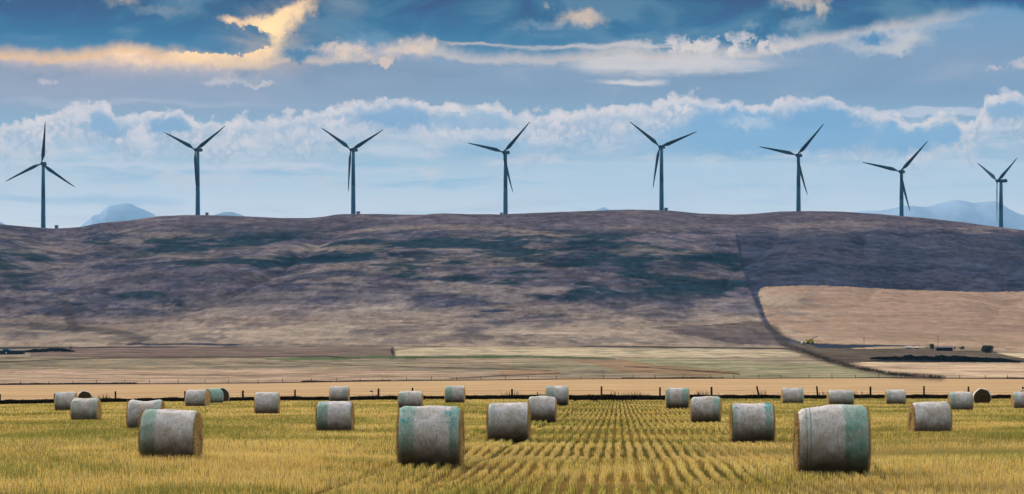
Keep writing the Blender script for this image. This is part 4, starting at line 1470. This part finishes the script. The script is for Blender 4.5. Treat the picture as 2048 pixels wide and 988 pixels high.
def harvester():
    px = 1620
    y = row_to_y(px, 687.5)
    p = at(px, y)
    r = empty('combine_harvester', p, math.radians(4))
    r.scale = (1.15, 1.15, 1.15)
    ye = simple_mat('yellow_paint', (0.62, 0.50, 0.02), .12, 1, .5, .4)
    dk = simple_mat('dark_rubber', (0.02, 0.02, 0.022), .2, 2, .8, .1)
    gl = simple_mat('cab_glass', (0.03, 0.04, 0.06), .1, 1, .2, .5)
    wh = simple_mat('pale_header', (0.62, 0.60, 0.60), .15, 1, .5, .3)
    # hull with a rounded back
    prof = [(-2.1, .55), (-2.3, 1.3), (-1.9, 2.2), (-.9, 2.75), (.7, 2.75), (1.8, 2.3), (2.2, 1.6), (2.1, .8), (1.2, .35), (-1.2, .35)]
    n = len(prof)
    V = [(a, -1.3, b) for a, b in prof] + [(a, 1.3, b) for a, b in prof]
    MB().add(V, [tuple(range(n)), tuple(range(2 * n - 1, n - 1, -1))] + [(i, n + i, n + (i + 1) % n, (i + 1) % n) for i in range(n)]).build('body', ye, r)
    MB().box(-2.45, -2.0, -.9, .9, 1.7, 2.5).build('cab', gl, r)
    MB().tube((.6, -.9, 2.6), (4.2, -1.6, 4.3), .17, .15, 8).build('auger', dk, r)
    for x, rad in ((-1.4, .6), (1.5, .45)):
        for s in (-1, 1):
            MB().tube((x, s * 1.3, rad), (x, s * 1.75, rad), rad, n=18).build('wheel', dk, r)
    MB().box(-4.9, -2.9, -2.4, 2.4, .15, .75).tube((-4.6, -2.4, .9), (-4.6, 2.4, .9), .45, n=12).build('header', wh, r)
    tag(r, 'small yellow harvester with a raised dark auger at the lower corner of the tan field', 'harvester')


harvester()


def left_shed():
    y = row_to_y(20, 709)
    r = empty('farm_building', at(14, y))
    a = simple_mat('navy_boards', (0.012, 0.03, 0.05), .3, 1, .7, .2)
    b = simple_mat('blue_tin', (0.05, 0.17, 0.26), .25, 1, .5, .3)
    c = simple_mat('white_paint', (0.75, 0.78, 0.8), .05, 1, .5, .3)
    MB().box(-9, 9.5, 0, 6, -.5, 2.2).build('wall', a, r)
    MB().add([(-9.4, -.4, 2.2), (9.9, -.4, 2.2), (9.9, 3, 2.9), (-9.4, 3, 2.9), (-9.4, 6.4, 2.2), (9.9, 6.4, 2.2)], [(0, 1, 2, 3), (3, 2, 5, 4), (0, 3, 4), (1, 5, 2), (0, 4, 5, 1)]).build('roof', a, r)
    MB().box(-2.6, 1.0, -.55, 2.6, 2.6, 3.7).build('dormer', b, r)
    for x, s in ((-.5, .42), (-4.4, .3)):
        MB().box(x - s, x + s, -.06, -.003, 1.0 - s, 1.0 + s).build('window', c, r)
    tag(r, 'dark navy farm building with a blue dormer cut by the left edge', 'building')


left_shed()


# ------------------------------------------------------------------ wind turbines
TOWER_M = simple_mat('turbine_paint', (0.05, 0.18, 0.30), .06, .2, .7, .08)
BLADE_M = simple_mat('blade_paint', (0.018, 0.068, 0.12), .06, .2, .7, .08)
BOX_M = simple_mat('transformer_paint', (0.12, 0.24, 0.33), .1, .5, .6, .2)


def blade_mesh(R):
    """tapered, twisted blade along +Z from the hub axis, its chord across X"""
    st = [(1.2, 1.05, 1.05, 0), (2.6, 1.0, 1.0, 0), (5.0, 1.7, .75, 8), (8.5, 3.1, .62, 12), (12, 3.0, .50, 10), (18, 2.45, .38, 7), (26, 1.85, .28, 4), (34, 1.3, .19, 2), (40, .85, .12, 0), (R - 1.2, .5, .08, 0), (R, .14, .04, 0)]
    V, Fq = [], []
    n = 12
    for z, ch, th, tw in st:
        ch *= 1.25; th *= 1.15
        tw = math.radians(tw + 6)
        for k in range(n):
            a = 2 * math.pi * k / n
            cx = math.cos(a) * ch / 2
            if ch > 1.4: cx += ch * .16          # trailing edge hangs out to one side
            cy = math.sin(a) * th / 2 * (1.0 if ch <= 1.4 else (.55 + .45 * (1 - math.cos(a)) / 2 * 1.2))
            V.append((cx * math.cos(tw) - cy * math.sin(tw), cx * math.sin(tw) + cy * math.cos(tw), z))
    for j in range(len(st) - 1):
        for k in range(n):
            a, b = j * n + k, j * n + (k + 1) % n
            Fq.append((a, b, b + n, a + n))
    Fq.append(tuple(range((len(st) - 1) * n, len(st) * n)))
    me = D.meshes.new('blade')
    me.from_pydata(V, [], Fq)
    me.polygons.foreach_set('use_smooth', [True] * len(me.polygons))
    me.materials.append(BLADE_M)
    return me


BL = blade_mesh(43.8)

TURB = [  # tower bearing, hub row, hub centre bearing, rotor yaw, blade angles
    (86.5, 327.5, 9, (5, 125, 245), 'leftmost turbine, one blade pointing straight up, apart from the rest'),
    (395.5, 300, 27, (58, 178, 297), 'second turbine from left, lower blade lined up with its tower'),
    (706.5, 300, 28, (64, 184, 304), 'third turbine from left, lower blade just left of its tower'),
    (1011, 305, 28, (46, 165, 285), 'fourth turbine from left, beside a box on the left of its foot'),
    (1323, 294, 25, (71, 190, 309), 'fifth turbine from left, highest of all, lower blade swung left of its tower'),
    (1597, 311, 28, (44, 164, 284), 'third turbine from the right, hub above the dark hillside corner'),
    (1803, 343.5, 28, (45, 165, 285), 'second turbine from the right, in front of the blue range'),
    (2002, 362, 66, (60, 180, 300), 'rightmost turbine, rotor turned nearly edge-on and long nacelle showing'),
]


def build_turbines():
    y = 2950.0
    for k, (px, hr, psi, angs, lab) in enumerate(TURB):
        yy = y if k < 6 else y + 40
        g0 = at(px, yy)
        hubz = z_of_row(hr, yy)
        root = empty('wind_turbine', g0)
        H = hubz - g0.z - 1.6
        b = MB()
        b.tube((0, 0, -1.5), (0, 0, H * .5), 2.5, 2.1, 24, False)
        b.tube((0, 0, H * .5), (0, 0, H), 2.1, 1.7, 24, True)
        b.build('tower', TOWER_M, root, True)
        ps = math.radians(psi)
        nac = MB()
        # nacelle along local -Y (towards the rotor), built round the tower top
        prof = [(-1.65, -1.35), (1.65, -1.35), (1.8, .2), (1.45, 1.75), (-1.45, 1.75), (-1.8, .2)]
        secs = [(-3.6, .80), (-2.6, 1.0), (3.5, 1.02), (6.2, .95), (7.2, .72)]
        V = [(a * s, q, b_ * s) for q, s in secs for a, b_ in prof]
        n = 6
        Fq = [(j * n + i, j * n + (i + 1) % n, (j + 1) * n + (i + 1) % n, (j + 1) * n + i) for j in range(len(secs) - 1) for i in range(n)]
        Fq += [tuple(range(n))[::-1], tuple(range((len(secs) - 1) * n, len(secs) * n))]
        nac.add(V, Fq)
        nac.box(-.9, .9, 4.6, 6.2, 1.7, 2.3)
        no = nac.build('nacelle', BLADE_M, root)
        no.location = (0, 0, H + 1.6)
        no.rotation_euler = (0, 0, -ps)
        # hub, a blunt spinner
        hb = MB()
        rr = [(-3.62, 1.3), (-4.2, 1.55), (-5.4, 1.5), (-6.3, 1.05), (-6.8, .35)]
        V = [(r * math.cos(t * math.pi / 8), q, r * math.sin(t * math.pi / 8)) for q, r in rr for t in range(16)]
        Fq = [(j * 16 + i, j * 16 + (i + 1) % 16, (j + 1) * 16 + (i + 1) % 16, (j + 1) * 16 + i) for j in range(len(rr) - 1) for i in range(16)]
        Fq += [tuple(range(16))[::-1], tuple(range(64, 80))]
        hb.add(V, Fq)
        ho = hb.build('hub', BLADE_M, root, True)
        ho.location = (0, 0, H + 1.6)
        ho.rotation_euler = (0, 0, -ps)
        for a in angs:
            bo = D.objects.new('blade', BL)
            COL.objects.link(bo)
            bo.parent = ho
            bo.matrix_local = Matrix.Translation((0, -4.9, 0)) @ Matrix.Rotation(math.radians(a), 4, 'Y')
        tag(root, lab, 'wind turbine', 'wind turbines along the ridge')
    for px, w_, h, lab in ((113, 3.4, 3.0, 'small box on the ridge right of the leftmost turbine'), (414, 3.0, 2.4, 'small pale box at the foot of the second turbine from left'),
                           (716.5, 3.6, 2.4, 'small pale box at the foot of the third turbine from left'), (1003, 2.8, 2.6, 'small box left of the foot of the fourth turbine'),
                           (1332, 3.6, 2.4, 'small pale box at the foot of the fifth turbine')):
        yb = Y_CREST - 4
        r = empty('transformer_box', at(px, yb))
        MB().box(-w_ / 2, w_ / 2, -1.2, 1.2, -.6, h).build('cabinet', BOX_M, r)
        MB().box(-w_ / 2 - .15, w_ / 2 + .15, -1.35, 1.35, h, h + .25).build('lid', BOX_M, r)
        tag(r, lab, 'box', 'small boxes beside the turbines')


build_turbines()
